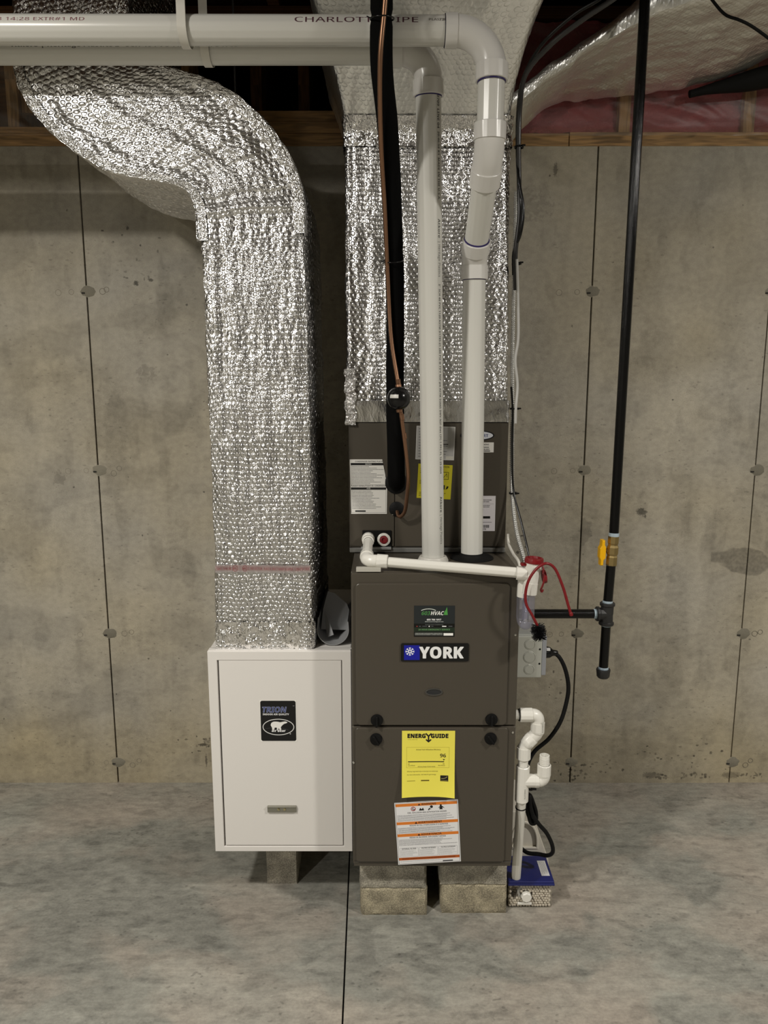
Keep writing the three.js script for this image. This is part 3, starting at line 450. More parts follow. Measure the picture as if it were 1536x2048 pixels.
const artWarning = canvasTex(870, 925, (g, w, h) => {
  g.fillStyle = '#e9e9ea'; g.fillRect(0, 0, w, h); g.strokeStyle = '#3a3a3a'; g.lineWidth = 4; g.strokeRect(14, 10, w - 28, h - 20);
  const bar = (y, hh, t, x) => { g.fillStyle = '#e07f2b'; g.fillRect(16, y, w - 32, hh); g.fillStyle = '#2a0f06'; g.font = 'bold 42px sans-serif'; g.fillText(t, x, y + hh - 8); g.beginPath(); g.moveTo(x - 48, y + hh - 6); g.lineTo(x - 10, y + hh - 6); g.lineTo(x - 29, y + 6); g.fill(); };
  bar(22, 42, 'WARNING', 366); bar(290, 42, 'AVERTISSEMENT', 310); bar(468, 42, 'ADVERTENCIA', 340);
  g.strokeStyle = '#9c1f2a'; g.lineWidth = 10; g.beginPath(); g.arc(254, 104, 28, 0, 7); g.stroke(); g.strokeStyle = '#111'; g.beginPath(); g.arc(260, 104, 14, 0.4, 4.6); g.stroke();
  g.fillStyle = '#111'; g.beginPath(); g.moveTo(330, 134); g.lineTo(350, 94); g.lineTo(368, 116); g.lineTo(388, 92); g.lineTo(402, 134); g.fill(); g.beginPath(); g.arc(504, 86, 20, 0, 7); g.fill(); g.beginPath(); g.moveTo(452, 132); g.lineTo(474, 100); g.lineTo(502, 124); g.lineTo(478, 120); g.lineTo(470, 136); g.fill(); g.beginPath(); g.arc(632, 72, 14, 0, 7); g.fill(); g.beginPath(); g.moveTo(590, 114); g.lineTo(622, 82); g.lineTo(652, 84); g.lineTo(684, 116); g.lineTo(650, 104); g.lineTo(656, 132); g.lineTo(612, 132); g.lineTo(616, 102); g.fill();
  g.fillStyle = '#3c3c40'; g.font = 'bold 30px sans-serif'; g.fillText('FIRE, EXPLOSION AND ASPHYXIATION HAZARD', 170, 172, 540); g.fillText("RISQUE DE FEU, D'EXPLOSION ET D'ASPHYXIE", 190, 360, 530); g.fillText('RIESGO DE INCENDIO, EXPLOSION Y ASFIXIA', 180, 538, 500);
  lines(g, 28, 190, 812, 6, 16, '#77787c', 7); lines(g, 28, 378, 812, 6, 15, '#77787c', 7); lines(g, 28, 554, 812, 6, 16, '#77787c', 7);
  g.strokeStyle = '#8a8a8c'; g.lineWidth = 3; for (const x of [34, 304, 574]) { g.strokeRect(x, 680, 254, 130); lines(g, x + 10, 714, 232, 6, 15, '#85868a', 4); } g.fillStyle = '#333'; g.font = 'bold 26px sans-serif'; g.fillText('EXTERNAL FILTERS', 62, 702, 200); g.fillText('FILTRES EXTERNES', 334, 702, 200); g.fillText('FILTROS EXTERNOS', 604, 702, 200);
  g.fillStyle = '#b65a1e'; g.fillRect(16, 822, w - 32, 40); lines(g, 60, 836, 760, 1, 10, '#5c2408', 12, 0.05); lines(g, 30, 870, 780, 2, 14, '#9a9a9c', 4); g.fillStyle = '#2a2a30'; g.fillRect(620, 892, 140, 16);
});
const artMaker = canvasTex(606, 726, (g, w, h) => {
  g.fillStyle = '#f2f0ea'; g.fillRect(0, 0, w, h); g.fillStyle = '#08080a'; g.beginPath(); g.roundRect(10, 10, w - 20, h - 20, 34); g.fill();
  g.save(); g.transform(1, 0, -0.16, 1, 0, 0); g.font = 'bold 132px sans-serif'; g.fillStyle = '#16205e'; g.strokeStyle = '#8f97b4'; g.lineWidth = 7; g.fillText('TRION', 62, 212, 490); g.strokeText('TRION', 62, 212, 490); g.restore();
  g.fillStyle = '#c9cace'; g.fillRect(548, 98, 26, 4); g.fillStyle = '#f4f4f4'; g.font = 'bold 42px sans-serif'; g.fillText('INDOOR AIR QUALITY', 46, 262, 512);
  g.strokeStyle = '#dcdcda'; g.lineWidth = 13; g.beginPath(); g.ellipse(302, 470, 256, 138, 0, 0, 7); g.stroke();
  g.fillStyle = '#ecebe6'; g.beginPath(); g.moveTo(174, 440); g.quadraticCurveTo(176, 382, 236, 374); g.quadraticCurveTo(290, 372, 330, 386); g.lineTo(390, 374); g.quadraticCurveTo(424, 366, 452, 386); g.lineTo(446, 398); g.lineTo(400, 414); g.quadraticCurveTo(360, 440, 342, 474); g.lineTo(352, 526); g.lineTo(322, 526); g.lineTo(308, 486); g.lineTo(300, 530); g.lineTo(274, 530); g.lineTo(276, 480); g.lineTo(240, 480); g.lineTo(228, 530); g.lineTo(198, 530); g.lineTo(194, 480); g.closePath(); g.fill();
  g.strokeStyle = '#55565a'; g.lineWidth = 4; g.beginPath(); g.moveTo(88, 498); g.lineTo(180, 484); g.moveTo(360, 488); g.lineTo(470, 520); g.stroke();
  g.fillStyle = '#ffffff'; g.font = 'bold 62px sans-serif'; g.strokeStyle = '#08080a'; g.lineWidth = 7; g.strokeText('air bear', 186, 556, 260); g.fillText('air bear', 186, 556, 260); g.font = '30px sans-serif'; g.fillText('®', 484, 600);
});
const artCoil = canvasTex(600, 900, (g, w, h) => {
  g.fillStyle = '#e6e4de'; g.fillRect(0, 0, w, h); g.fillStyle = '#151515'; g.font = 'bold 34px sans-serif'; g.textAlign = 'center'; g.fillText('CONDENSER RATING PLATE', 306, 46, 500); g.fillStyle = '#0a0a0a'; g.fillRect(16, 58, 560, 36); g.fillRect(16, 460, 568, 36); g.fillStyle = '#d8d8d0'; g.font = 'bold 28px sans-serif'; g.fillText('NOTICE', 300, 87); g.fillText('AVIS', 300, 488); g.fillStyle = '#151515'; g.font = 'bold 36px sans-serif'; g.fillText('PLAQUE SIGNALETIQUE DU CONDENSEUR', 300, 446, 560);
  g.strokeStyle = '#555'; g.lineWidth = 4; g.strokeRect(20, 98, 552, 314); g.strokeRect(20, 500, 560, 378); lines(g, 32, 114, 520, 13, 23, '#6a6a68', 9, 0.5); lines(g, 32, 516, 530, 13, 24, '#6a6a68', 9, 0.5); g.fillStyle = '#2a2a2a'; g.fillRect(84, 842, 170, 24);
});
const artGrey = canvasTex(420, 400, (g, w, h) => { g.fillStyle = '#b9b8b6'; g.fillRect(0, 0, w, h); g.strokeStyle = '#dcdbd8'; g.lineWidth = 8; g.strokeRect(4, 4, w - 8, h - 8); lines(g, 30, 30, 330, 11, 33, '#5f5f60', 8, 0.6); g.fillStyle = '#3a3a3a'; g.fillRect(290, 205, 60, 12); g.fillStyle = '#d4d2c8'; g.fillRect(330, 352, 80, 40); });
const artYellow = canvasTex(380, 390, (g, w, h) => { g.fillStyle = '#cfc52f'; g.fillRect(0, 0, w, h); g.fillStyle = '#3a360a'; g.font = 'bold 28px sans-serif'; g.fillText('CAUTION', 236, 34, 110); lines(g, 24, 50, 330, 3, 22, '#6f6916', 8); g.strokeStyle = '#4a4510'; g.lineWidth = 6; g.strokeRect(270, 84, 70, 80); g.beginPath(); g.moveTo(284, 150); g.lineTo(320, 100); g.lineTo(326, 140); g.stroke(); lines(g, 24, 184, 330, 3, 16, '#6f6916', 8); g.fillStyle = '#1c1a08'; g.beginPath(); g.moveTo(330, 240); g.lineTo(350, 244); g.lineTo(340, 270); g.lineTo(316, 282); g.fill(); g.fillRect(278, 230, 30, 50); lines(g, 24, 320, 330, 3, 18, '#6f6916', 9); });
const artOval = canvasTex(300, 100, (g, w, h) => { g.fillStyle = '#0d0e18'; g.fillRect(0, 0, w, h); g.fillStyle = '#dfe2ea'; g.beginPath(); g.ellipse(150, 50, 138, 40, 0, 0, 7); g.fill(); g.fillStyle = '#1d2a6a'; g.font = 'bold 40px sans-serif'; g.fillText('COIL MART', 34, 66, 236); });
const artSmall = canvasTex(280, 112, (g, w, h) => { g.fillStyle = '#eceae4'; g.fillRect(0, 0, w, h); g.fillStyle = '#222'; g.font = 'bold 24px sans-serif'; g.fillText('R-410A WARNING', 24, 32, 226); lines(g, 30, 50, 220, 2, 22, '#333', 10, 0.2); g.fillRect(150, 92, 90, 10); });
const artBar = canvasTex(300, 410, (g, w, h) => { g.fillStyle = '#e6e2e6'; g.fillRect(0, 0, w, h); lines(g, 14, 44, 250, 2, 20, '#333', 9, 0.2); g.fillStyle = '#888'; g.fillRect(10, 92, 270, 3); lines(g, 14, 108, 240, 5, 17, '#444', 8, 0.5); g.fillStyle = '#111'; g.fillRect(140, 236, 100, 28); for (let x = 110; x < 226; x += 6) g.fillRect(x, 338, 2 + 3 * rnd(), 34); g.font = 'bold 26px sans-serif'; g.fillText('W0278', 112, 398, 100); g.fillRect(10, 306, 250, 4); });

// ---------------------------------------------------------------- concrete blocks under the equipment
const blockTex = dataTex(512, 512, (i, j, o) => { const u = i / 512, v = j / 512, s = 1 + 0.25 * fbm(u * 5, v * 5, 3) + 0.22 * n2(u * 120, v * 120) + 0.12 * n2(u * 50, v * 50); o[0] = 152 * s; o[1] = 147 * s; o[2] = 134 * s; }, true);
const blockBump = dataTex(512, 512, (i, j, o) => { o[0] = o[1] = o[2] = 128 + 60 * n2(i * 0.32, j * 0.32) + 60 * fbm(i * 0.05, j * 0.05, 3); });
const blockA = std({ map: blockTex, bumpMap: blockBump, bumpScale: 0.003, roughness: 0.95 }), blockB = std({ map: blockTex, color: new THREE.Color(0.98, 0.93, 0.80), bumpMap: blockBump, bumpScale: 0.002, roughness: 0.95 });
function block(label, x0, x1, h0, h1, d0, d1, mat, k, group) {
  const o = thing('concrete_block', label, 'block', group), g = mergeVertices(new THREE.BoxGeometry(x1 - x0, h1 - h0, d1 - d0, 24, 14, 24).deleteAttribute('normal'));
  const p = g.attributes.position, c = [(x0 + x1) / 2, (h0 + h1) / 2, (d0 + d1) / 2], hx = (x1 - x0) / 2, hy = (h1 - h0) / 2, hz = (d1 - d0) / 2;
  for (let i = 0; i < p.count; i++) {
    const q = [p.getX(i) / hx, p.getY(i) / hy, p.getZ(i) / hz], e = q.map(Math.abs).sort()[1] > 0.995 ? 0.004 * (0.5 + Math.abs(n3(p.getX(i) * 18 + k, p.getY(i) * 18, p.getZ(i) * 18))) : 0;
    const s = q.map((t) => (Math.abs(t) > 0.995 ? Math.sign(t) * (e + 0.0012 * Math.abs(n3(p.getX(i) * 30 + k, p.getY(i) * 30, p.getZ(i) * 30))) : 0));
    p.setXYZ(i, p.getX(i) - s[0] + c[0], Math.max(h0, p.getY(i) - s[1] * (q[1] < 0 ? 0 : 0.5) + c[1]), p.getZ(i) - s[2] - c[2]);
  }
  worldUV(g, (x, y, z) => (x + z) * 2.6 + k * 0.1, (x, y, z) => (y + z * 0.3) * 2.6);
  g.computeVertexNormals(); add(o, 'body', crease(g, 0.6), mat); settle(o);
}
block('lower concrete block under the left front corner of the brown furnace', -0.069, 0.125, 0, 0.088, 1.905, 2.30, blockB, 1, 'blocks carrying the furnace');
block('upper concrete block under the left front corner of the brown furnace', -0.0705, 0.1225, 0.0882, 0.1895, 1.903, 2.30, blockA, 2, 'blocks carrying the furnace');
block('lower concrete block beside the pebble-filled tank', 0.163, 0.355, 0, 0.094, 1.912, 2.30, blockB, 3, 'blocks carrying the furnace');
block('upper concrete block under the furnace next to the pebble-filled tank', 0.158, 0.354, 0.0942, 0.1895, 1.91, 2.30, blockA, 4, 'blocks carrying the furnace');
block('single upright concrete block under the white cabinet', -0.360, -0.263, 0, 0.185, 2.04, 2.40, blockA, 5);

// ---------------------------------------------------------------- furnace
{
  const o = thing('furnace', 'brown gas furnace with yellow energy label and orange warning sticker', 'furnace');
  const X0 = -0.086, X1 = 0.354;
  add(o, 'cabinet', box(X0, X1, 0.192, 1.028, 1.866, 2.56, 0.003), brown);
  add(o, 'base_rail', box(X0 + 0.003, X1 - 0.003, 0.1905, 0.204, 1.8575, 1.90, 0.002), brown);
  const up = add(o, 'upper_door', [slab(roundRect(X0 + 0.001, X1 - 0.001, 0.607, 1.026, 0.004), 1.8565, 0.014, 0.003), slab(roundRect(-0.0745, 0.327, 0.609, 1.000, 0.012), 1.8505, 0.008, 0.0036, 4)], brown);
  const pull = new THREE.Shape(); pull.absellipse(0.132, 0.704, 0.0235, 0.0105, 0, Math.PI * 2);
  const hole = new THREE.Path(); hole.absellipse(0.132, 0.7045, 0.0195, 0.0072, 0, Math.PI * 2); pull.holes.push(hole);
  const rim = add(up, 'sight_port', slab(pull, 1.8475, 0.004, 0.0012, 2), std({ color: new THREE.Color(0.06, 0.058, 0.052), roughness: 0.25 }), 'small oval sight port');
  const glass = new THREE.Shape(); glass.absellipse(0.132, 0.7045, 0.0197, 0.0074, 0, Math.PI * 2);
  add(up, 'sight_glass', slab(glass, 1.8497, 0.002, 0.0003, 1), std({ color: new THREE.Color(0.02, 0.022, 0.025), roughness: 0.08 }));
  add(o, 'lower_door', [slab(roundRect(X0 + 0.001, X1 - 0.001, 0.205, 0.6035, 0.004), 1.8565, 0.014, 0.003), slab(roundRect(-0.0765, 0.332, 0.207, 0.602, 0.008), 1.8508, 0.008, 0.0034, 4)], brown);
  for (const [x, h, t] of [[-0.019, 0.625, 0], [-0.021, 0.571, 0.5], [0.286, 0.627, 0], [0.285, 0.573, 0.6]]) {
    const k = add(o, 'knob', revolve([x, h, 1.851], [0, 0, -1], [[0.0165, 0], [0.0165, 0.004], [0.0155, 0.007], [0.008, 0.0085], [0, 0.009]], 28), blackRubber, 'round black quarter-turn knob');
    add(k, 'grip', new RoundedBoxGeometry(0.006, 0.029, 0.008, 2, 0.002).rotateZ(t).translate(x, h, -1.840), blackRubber);
  }
  for (const [x, h] of [[0.345, 0.587], [0.344, 0.86], [-0.082, 0.5]]) add(o, 'screw', revolve([x, h, 1.8565], [0, 0, -1], [[0.0035, 0], [0.003, 0.002], [0, 0.0026]], 8), chrome);
  add(o, 'dealer_sticker', sheet(0.078, 0.184, 0.857, 0.941, 1.8498), print(artDealer, 0.35), 'dark sticker reading 603HVAC');
  const b = add(o, 'name_badge', slab(roundRect(0.044, 0.222, 0.790, 0.839, 0.004), 1.847, 0.0035, 0.0008, 2), std({ color: 0x07080a, roughness: 0.35 }), 'black badge reading YORK');
  add(b, 'badge_print', sheet(0.0455, 0.2205, 0.7915, 0.8375, 1.8467), print(artBadge, 0.3));
  add(o, 'energy_label', sheet(0.048, 0.190, 0.4085, 0.595, 1.8495, 0, (u, v) => 0.007 * Math.pow(1 - v, 3) + 0.009 * (1 - v) ** 3 * (2 * Math.abs(u - 0.45)) ** 2 + 0.0012 * Math.sin(u * 5 + v * 3) * (1 - v), 24), print(artEnergy, 0.55), 'yellow paper label reading ENERGYGUIDE 96');
  add(o, 'warning_label', sheet(0.0335, 0.2065, 0.205, 0.391, 1.8498, 0.062), print(artWarning, 0.4), 'white sticker with orange bars reading WARNING');
  add(o, 'top_cutout_flange', [revolve([0.135, 1.0275, 1.985], [0, 1, 0], [[0, 0], [0.042, 0], [0.042, 0.004], [0.037, 0.014], [0.0305, 0.014]], 36)], std({ color: '#cfccc4', roughness: 0.45 }));
  add(o, 'rubber_collar', revolve([0.2455, 1.0275, 2.02], [0, 1, 0], [[0, 0], [0.060, 0], [0.060, 0.003], [0.052, 0.008], [0.034, 0.012], [0.0305, 0.016]], 40), blackRubber, 'black rubber collar under the vent pipe');
  settle(o);
}
{ // evaporator coil case on top of the furnace
  const o = thing('coil_cabinet', 'brown evaporator coil cabinet with paper labels below the foil plenum', 'coil cabinet');
  add(o, 'case', box(-0.100, 0.350, 1.030, 1.402, 2.090, 2.585, 0.002), brown);
  add(o, 'side_panel', box(-0.099, 0.0295, 1.047, 1.401, 2.086, 2.094, 0.0015), brown);
  add(o, 'front_panel', box(0.0315, 0.349, 1.047, 1.401, 2.085, 2.094, 0.0015), brown);
  add(o, 'base_rail', box(-0.099, 0.349, 1.030, 1.043, 2.080, 2.094, 0.002), std({ color: new THREE.Color(0.25, 0.25, 0.24), metalness: 0.6, roughness: 0.4 }), 'grey metal rail along the bottom');
  const P = slab([[-0.094, 1.142], [0.008, 1.142], [0.009, 1.226], [-0.005, 1.298], [-0.097, 1.298]], 2.0848, 0.0008, 0);
  worldUV(P, (x) => (x + 0.097) / 0.106, (x, y) => (y - 1.142) / 0.156);
  add(o, 'rating_label', P, print(artCoil, 0.5), 'white paper label with two black bars');
  add(o, 'grey_label', sheet(0.090, 0.199, 1.297, 1.391, 2.0845, -0.03), print(artGrey, 0.4)); add(o, 'yellow_label', sheet(0.095, 0.192, 1.186, 1.284, 2.0845, -0.05), print(artYellow, 0.4), 'yellow caution label half hidden by pipes');
  const ov = new THREE.Shape(); ov.absellipse(0.262, 1.3655, 0.048, 0.0145, 0, Math.PI * 2); const og = slab(ov, 2.0840, 0.001, 0.0002, 1); worldUV(og, (x) => (x - 0.214) / 0.096, (x, y) => (y - 1.351) / 0.029);
  add(o, 'oval_badge', og, print(artOval, 0.3), 'small oval maker badge'); add(o, 'small_label', sheet(0.240, 0.309, 1.318, 1.346, 2.0845), print(artSmall, 0.4)); add(o, 'barcode_label', sheet(0.247, 0.318, 1.092, 1.194, 2.0845), print(artBar, 0.4), 'white label with a bar code');
  add(o, 'line_grommet', revolve([0.036, 1.156, 2.085], [0, 0, -1], [[0, 0], [0.0215, 0], [0.0215, 0.003], [0.016, 0.006], [0, 0.006]], 30), blackRubber);
  add(o, 'line_grommet', revolve([0.035, 1.232, 2.085], [0, 0, -1], [[0, 0], [0.032, 0], [0.032, 0.003], [0.026, 0.006], [0, 0.006]], 30), blackRubber);
  add(o, 'drain_plate', box(-0.062, 0.021, 1.046, 1.094, 2.082, 2.087, 0.0015), blackRubber); add(o, 'drain_lip', box(-0.066, 0.021, 1.040, 1.047, 2.072, 2.087, 0.001), galv);
  const pl = add(o, 'drain_plug', revolve([-0.0005, 1.068, 2.083], [0, 0, -1], [[0, 0], [0.019, 0], [0.019, 0.005], [0.0155, 0.007], [0.0125, 0.007], [0.0125, 0.004], [0, 0.004]], 30), pvcSmall, 'white drain port with a red plug');
  add(pl, 'plug_insert', revolve([-0.0005, 1.068, 2.080], [0, 0, -1], [[0, 0], [0.0115, 0], [0.0115, 0.005], [0.010, 0.006], [0.006, 0.006], [0.005, 0.003], [0, 0.003]], 20), std({ color: '#7d1c22', roughness: 0.5 }));
  add(o, 'screw', revolve([0.026, 1.142, 2.084], [0, 0, -1], [[0.0045, 0], [0.004, 0.003], [0, 0.004]], 10), chrome);
  settle(o);
}
{ // media air cleaner cabinet
  const o = thing('air_cleaner_cabinet', 'white filter cabinet with a black badge and small metal handle', 'cabinet');
  const X0 = -0.4835, X1 = -0.0905, H0 = 0.186, H1 = 0.787;
  const frame = new THREE.Shape([[X0, H0], [X1, H0], [X1, H1], [X0, H1]].map(([x, y]) => new THREE.Vector2(x, y))); frame.holes.push(new THREE.Path([[-0.4580, 0.2015], [-0.4580, 0.7615], [-0.1150, 0.7615], [-0.1150, 0.2015]].map(([x, y]) => new THREE.Vector2(x, y))));
  add(o, 'case', [slab(frame, 1.930, 0.03, 0.0012, 2), box(X0 + 0.001, X1 - 0.001, H0, H1, 1.955, 2.56, 0.002)], white);
  add(o, 'top_flange', box(X0 + 0.002, X1 - 0.001, H1 - 0.0005, H1 + 0.002, 1.934, 1.946, 0.0006), white);
  const door = add(o, 'door', box(-0.4537, -0.1172, 0.2045, 0.7610, 1.9315, 1.955, 0.0018), white);
  const steel = std({ color: new THREE.Color(0.34, 0.33, 0.28), metalness: 0.8, roughness: 0.42 });
  const h = add(door, 'handle', [box(-0.3305, -0.2485, 0.310, 0.3285, 1.9255, 1.932, 0.0012), box(-0.3305, -0.2485, 0.3262, 0.3290, 1.923, 1.932, 0.001)], steel, 'small bent steel pull');
  for (const x of [-0.2985, -0.2815]) add(door, 'rivet', revolve([x, 0.320, 1.9257], [0, 0, -1], [[0.0042, 0], [0.0038, 0.002], [0.002, 0.003], [0, 0.0034]], 14), std({ color: 0xd8cfa8, metalness: 1, roughness: 0.2 }));
  add(door, 'maker_badge', sheet(-0.3445, -0.2430, 0.523, 0.6455, 1.9308), print(artMaker, 0.35), 'black badge with white bear emblem');
  settle(o);
}
{ // rolled grey sheets lying between duct and furnace on the cabinet
  const o = thing('rolled_sheet', 'grey plastic sheet rolled into a trough on the white cabinet', 'sheet');
  const grey = std({ color: new THREE.Color(0.27, 0.275, 0.28), roughness: 0.55, side: THREE.DoubleSide });
  const cx = -0.142, r = 0.0445, ch = 0.7895 + r, prof = [];
  for (let i = 0; i <= 6; i++) prof.push([cx + r - 0.0003 * (6 - i), ch + 0.024 - i * 0.004]);
  for (let i = 1; i <= 30; i++) { const a = -(i / 30) * Math.PI; prof.push([cx + r * Math.cos(a), ch + r * Math.sin(a)]); }
  for (let i = 1; i <= 6; i++) prof.push([cx - r + 0.0006 * i, ch + 0.006 * i]);
  const trough = (t) => grid(prof.length - 1, 20, (u, v, i, j) => { const [x, h] = prof[i], n = new THREE.Vector2(x - cx, h - ch).normalize(); const k = h > ch ? new THREE.Vector2(Math.sign(x - cx), 0) : n; return [V(x - k.x * t, h - k.y * t, 1.972 + v * 0.36), u, v]; });
  add(o, 'outer_sheet', [trough(0), trough(0.0022), grid(prof.length - 1, 1, (u, v, i) => { const [x, h] = prof[i], n = h > ch ? new THREE.Vector2(Math.sign(x - cx), 0) : new THREE.Vector2(x - cx, h - ch).normalize(); return [V(x - n.x * 0.0022 * v, h - n.y * 0.0022 * v, 1.972), u, v]; })], grey);
  const fold = (pts, t) => slab(pts, 0, t, 0.0004, 1);
  add(o, 'folded_sheet', fold([[-0.04, 0], [0.045, 0.004], [0.052, 0.05], [0.038, 0.082], [0.0, 0.108], [-0.022, 0.112], [-0.035, 0.06]], 0.002).rotateY(0.45).rotateX(-0.5).translate(-0.143, 0.812, -2.035), grey);
  add(o, 'folded_sheet', fold([[-0.012, 0], [0.012, 0.008], [-0.008, 0.055], [-0.022, 0.075]], 0.002).rotateY(-0.6).rotateX(-0.3).translate(-0.152, 0.802, -2.0), grey);
  settle(o);
}

// ---------------------------------------------------------------- PVC vent pipes
const markedPipe = (draw, w = 2048) => std({ roughness: 0.27, map: canvasTex(w, 384, (g, W, H) => { g.fillStyle = pvcColor; g.fillRect(0, 0, W, H); draw(g, W, H); }) });
const swapUV = (g) => { const u = g.attributes.uv; for (let i = 0; i < u.count; i++) u.setXY(i, u.getY(i), u.getX(i)); return g; };   // canvas width along the pipe, canvas height round it
const R2 = 0.03015;
{
  const o = thing('intake_pipe', 'white intake pipe standing straight beside the black line set, elbowing left overhead', 'pipe');
  const a = V(0.135, 1.035, 1.987), b = V(0.104, 2.185, 1.875), toEye = new THREE.Vector3(0.72, 0, 0.70);
  const marks = markedPipe((g, W, H) => {
    g.fillStyle = '#4a4a48'; g.translate(W, 0); g.scale(-1, 1); g.textBaseline = 'middle'; const y = 192;
    g.save(); g.scale(1, -1); g.font = 'bold 21px sans-serif';
    const t = (s, x, w) => g.fillText(s, x, -y, w);
    t('0709', 24, 44); t('LINE 04', 76, 76); g.font = 'bold 18px sans-serif'; t('20:46:58 R1', 162, 92); t('MADE IN THE U.S.A.', 262, 168); g.font = 'bold 24px sans-serif'; t('▲', 470, 24); t('Atkore', 504, 78); g.font = '22px sans-serif'; t('| Heritage Plastics', 592, 150); g.font = 'bold 18px sans-serif'; t('2" SCH 40 PVC 1120 ASTM D1785-21 280 PSI @ 73°F NSF-pw ASTM D2665 DWV NSF-dwv CFC-1 PPC-FL 12-29-2024', 770, 850); g.font = 'bold 24px sans-serif'; t('▲', 1700, 24); t('Atkore', 1730, 78); g.font = '22px sans-serif'; t('| Heritage Plastics', 1815, 150);
    g.restore();
  });
  add(o, 'riser', swapUV(pipe(a, b, R2, toEye)), marks, 'white pipe with lettering down its side');
  const dn = a.clone().sub(b).normalize();
  const c = V(0.104 - 0.066, 2.205, 1.875), bend = arc([0.038, 2.205, 1.875], [0.066, 0, 0], [0, 0.066, 0], 18);
  add(o, 'elbow', [sweep([V(0.104, 2.19, 1.875), ...bend, V(0.02, 2.271, 1.875)], 0.0325, 32), socket(V(0.1035, 2.207, 1.8755), dn, 0.034, 0.0362), socket(V(0.042, 2.271, 1.875), [-1, 0, 0], 0.034, 0.0362)], pvcFit);
  add(o, 'primer_ring', revolve(V(0.1046, 2.1748, 1.8765), dn, [[0.0302, 0], [0.0318, 0.0004], [0.0312, 0.004], [0.0302, 0.0045]], 36), primer, 'purple primer showing under the fitting');
  add(o, 'run', swapUV(pipe([0.010, 2.271, 1.875], [-1.9, 2.271, 1.875], R2, new THREE.Vector3(0, -0.1, 1))), markedPipe((g, W, H) => { g.fillStyle = '#3c3b39'; g.translate(W, 0); g.scale(-1, -1); g.textBaseline = 'middle'; g.font = 'bold 20px sans-serif'; const t = (s, x, w) => g.fillText(s, x, -197, w); g.save(); t('U.S.A.', 1040 - 90, 44); t('▲ Atkore | Heritage Plastics 2" SCH 40 PVC 1120 ASTM D1785', 1110, 720); g.restore(); }), 'rear horizontal pipe');
  settle(o);
}
{
  const o = thing('exhaust_pipe', 'white vent pipe with an angled offset, standing in a black rubber collar', 'pipe');
  const p0 = [0.2455, 1.031, 2.02], p1 = [0.2345, 1.80, 2.003], p2 = [0.2335, 1.858, 1.962], p3 = [0.2375, 1.985, 1.835], p4 = [0.239, 2.045, 1.79], p5 = [0.239, 2.18, 1.78];
  add(o, 'lower_pipe', pipe(p0, p1, R2), pvc);
  const v01 = vec(p1).sub(vec(p0)).normalize(), v23 = vec(p3).sub(vec(p2)).normalize(), v45 = vec(p5).sub(vec(p4)).normalize();
  add(o, 'offset_elbow', [socket(V(0.2347, 1.775, 2.0035), v01, 0.036, 0.0362), sweep(smooth([[0.2346, 1.80, 2.003], [0.2342, 1.825, 1.995], p2], 14), 0.0335, 32), socket(V(0.2333, 1.842, 1.978), v23, 0.034, 0.0362)], pvcFit);
  add(o, 'primer_ring', revolve(vec([0.2333, 1.842, 1.978]).addScaledVector(v23, 0.033), v23, [[0.0302, 0], [0.0325, 0.0006], [0.0315, 0.004], [0.0302, 0.0045]], 36), primer);
  add(o, 'primer_ring', revolve(V(0.2347, 1.7735, 2.0035), v01, [[0.0302, 0], [0.0312, 0.0004], [0.0310, 0.002], [0.0302, 0.0025]], 36), primer);
  add(o, 'offset_pipe', pipe(p2, p3, R2), pvc);
  add(o, 'upper_offset_elbow', [socket(vec(p3).addScaledVector(v23, -0.02), v23, 0.040, 0.0366), sweep(smooth([vec(p3).addScaledVector(v23, 0.01), [0.2385, 2.018, 1.805], [0.239, 2.05, 1.79], [0.239, 2.065, 1.789]], 16), 0.0342, 32), socket(V(0.239, 2.05, 1.7895), v45, 0.036, 0.0366)], pvcFit);
  add(o, 'upper_pipe', pipe([0.239, 2.05, 1.7895], [0.239, 2.20, 1.78], R2), pvc);
  const C = [0.239 - 0.083, 2.272 - 0.083, 1.78];
  add(o, 'sweep_elbow', [sweep([V(0.239, 2.172, 1.78), ...arc(C, [0.083, 0, 0], [0, 0.083, 0], 22), V(0.134, 2.272, 1.78)], 0.0325, 36), socket(V(0.239, 2.203, 1.78), [0, -1, 0], 0.034, 0.0362), socket(V(0.160, 2.272, 1.78), [-1, 0, 0], 0.026, 0.0345)], pvcFit);
  add(o, 'primer_ring', revolve(V(0.239, 2.1695, 1.78), [0, -1, 0], [[0.0302, 0], [0.0318, 0.0004], [0.0312, 0.003], [0.0302, 0.0035]], 36), primer); add(o, 'primer_ring', revolve(V(0.1345, 2.272, 1.78), [-1, 0, 0], [[0.0302, 0], [0.0330, 0.0002], [0.0325, 0.0018], [0.0302, 0.0022]], 36), std({ color: '#1d1628', roughness: 0.5 }), 'dark glue line');
  const run = markedPipe((g, W, H) => {
    g.translate(W, 0); g.scale(-1, -1); g.textBaseline = 'middle'; g.fillStyle = '#6b3a42'; g.font = '22px sans-serif'; const t = (s, x, y, w) => g.fillText(s, x, -y, w);
    const px = (m) => ((m + 1.9) / 2.034) * W; t('MADE IN U.S.A.  11 18 23 14:28 EXTR#1 MD', px(-1.07), 203, 430); g.fillStyle = '#4c2a34'; g.font = '36px sans-serif'; t('CHARLOTTE PIPE', px(-0.195), 203, px(0.095) - px(-0.195)); g.font = 'bold 16px sans-serif'; g.fillStyle = '#77736c'; t('PLASTIC', px(0.096), 204, 40); t('7200', px(0.118), 203, 26);
  });
  add(o, 'run', swapUV(pipe([0.134, 2.272, 1.78], [-1.9, 2.276, 1.78], R2, new THREE.Vector3(0, 0.15, 1))), run, 'front horizontal pipe lettered CHARLOTTE PIPE');
  settle(o);
}
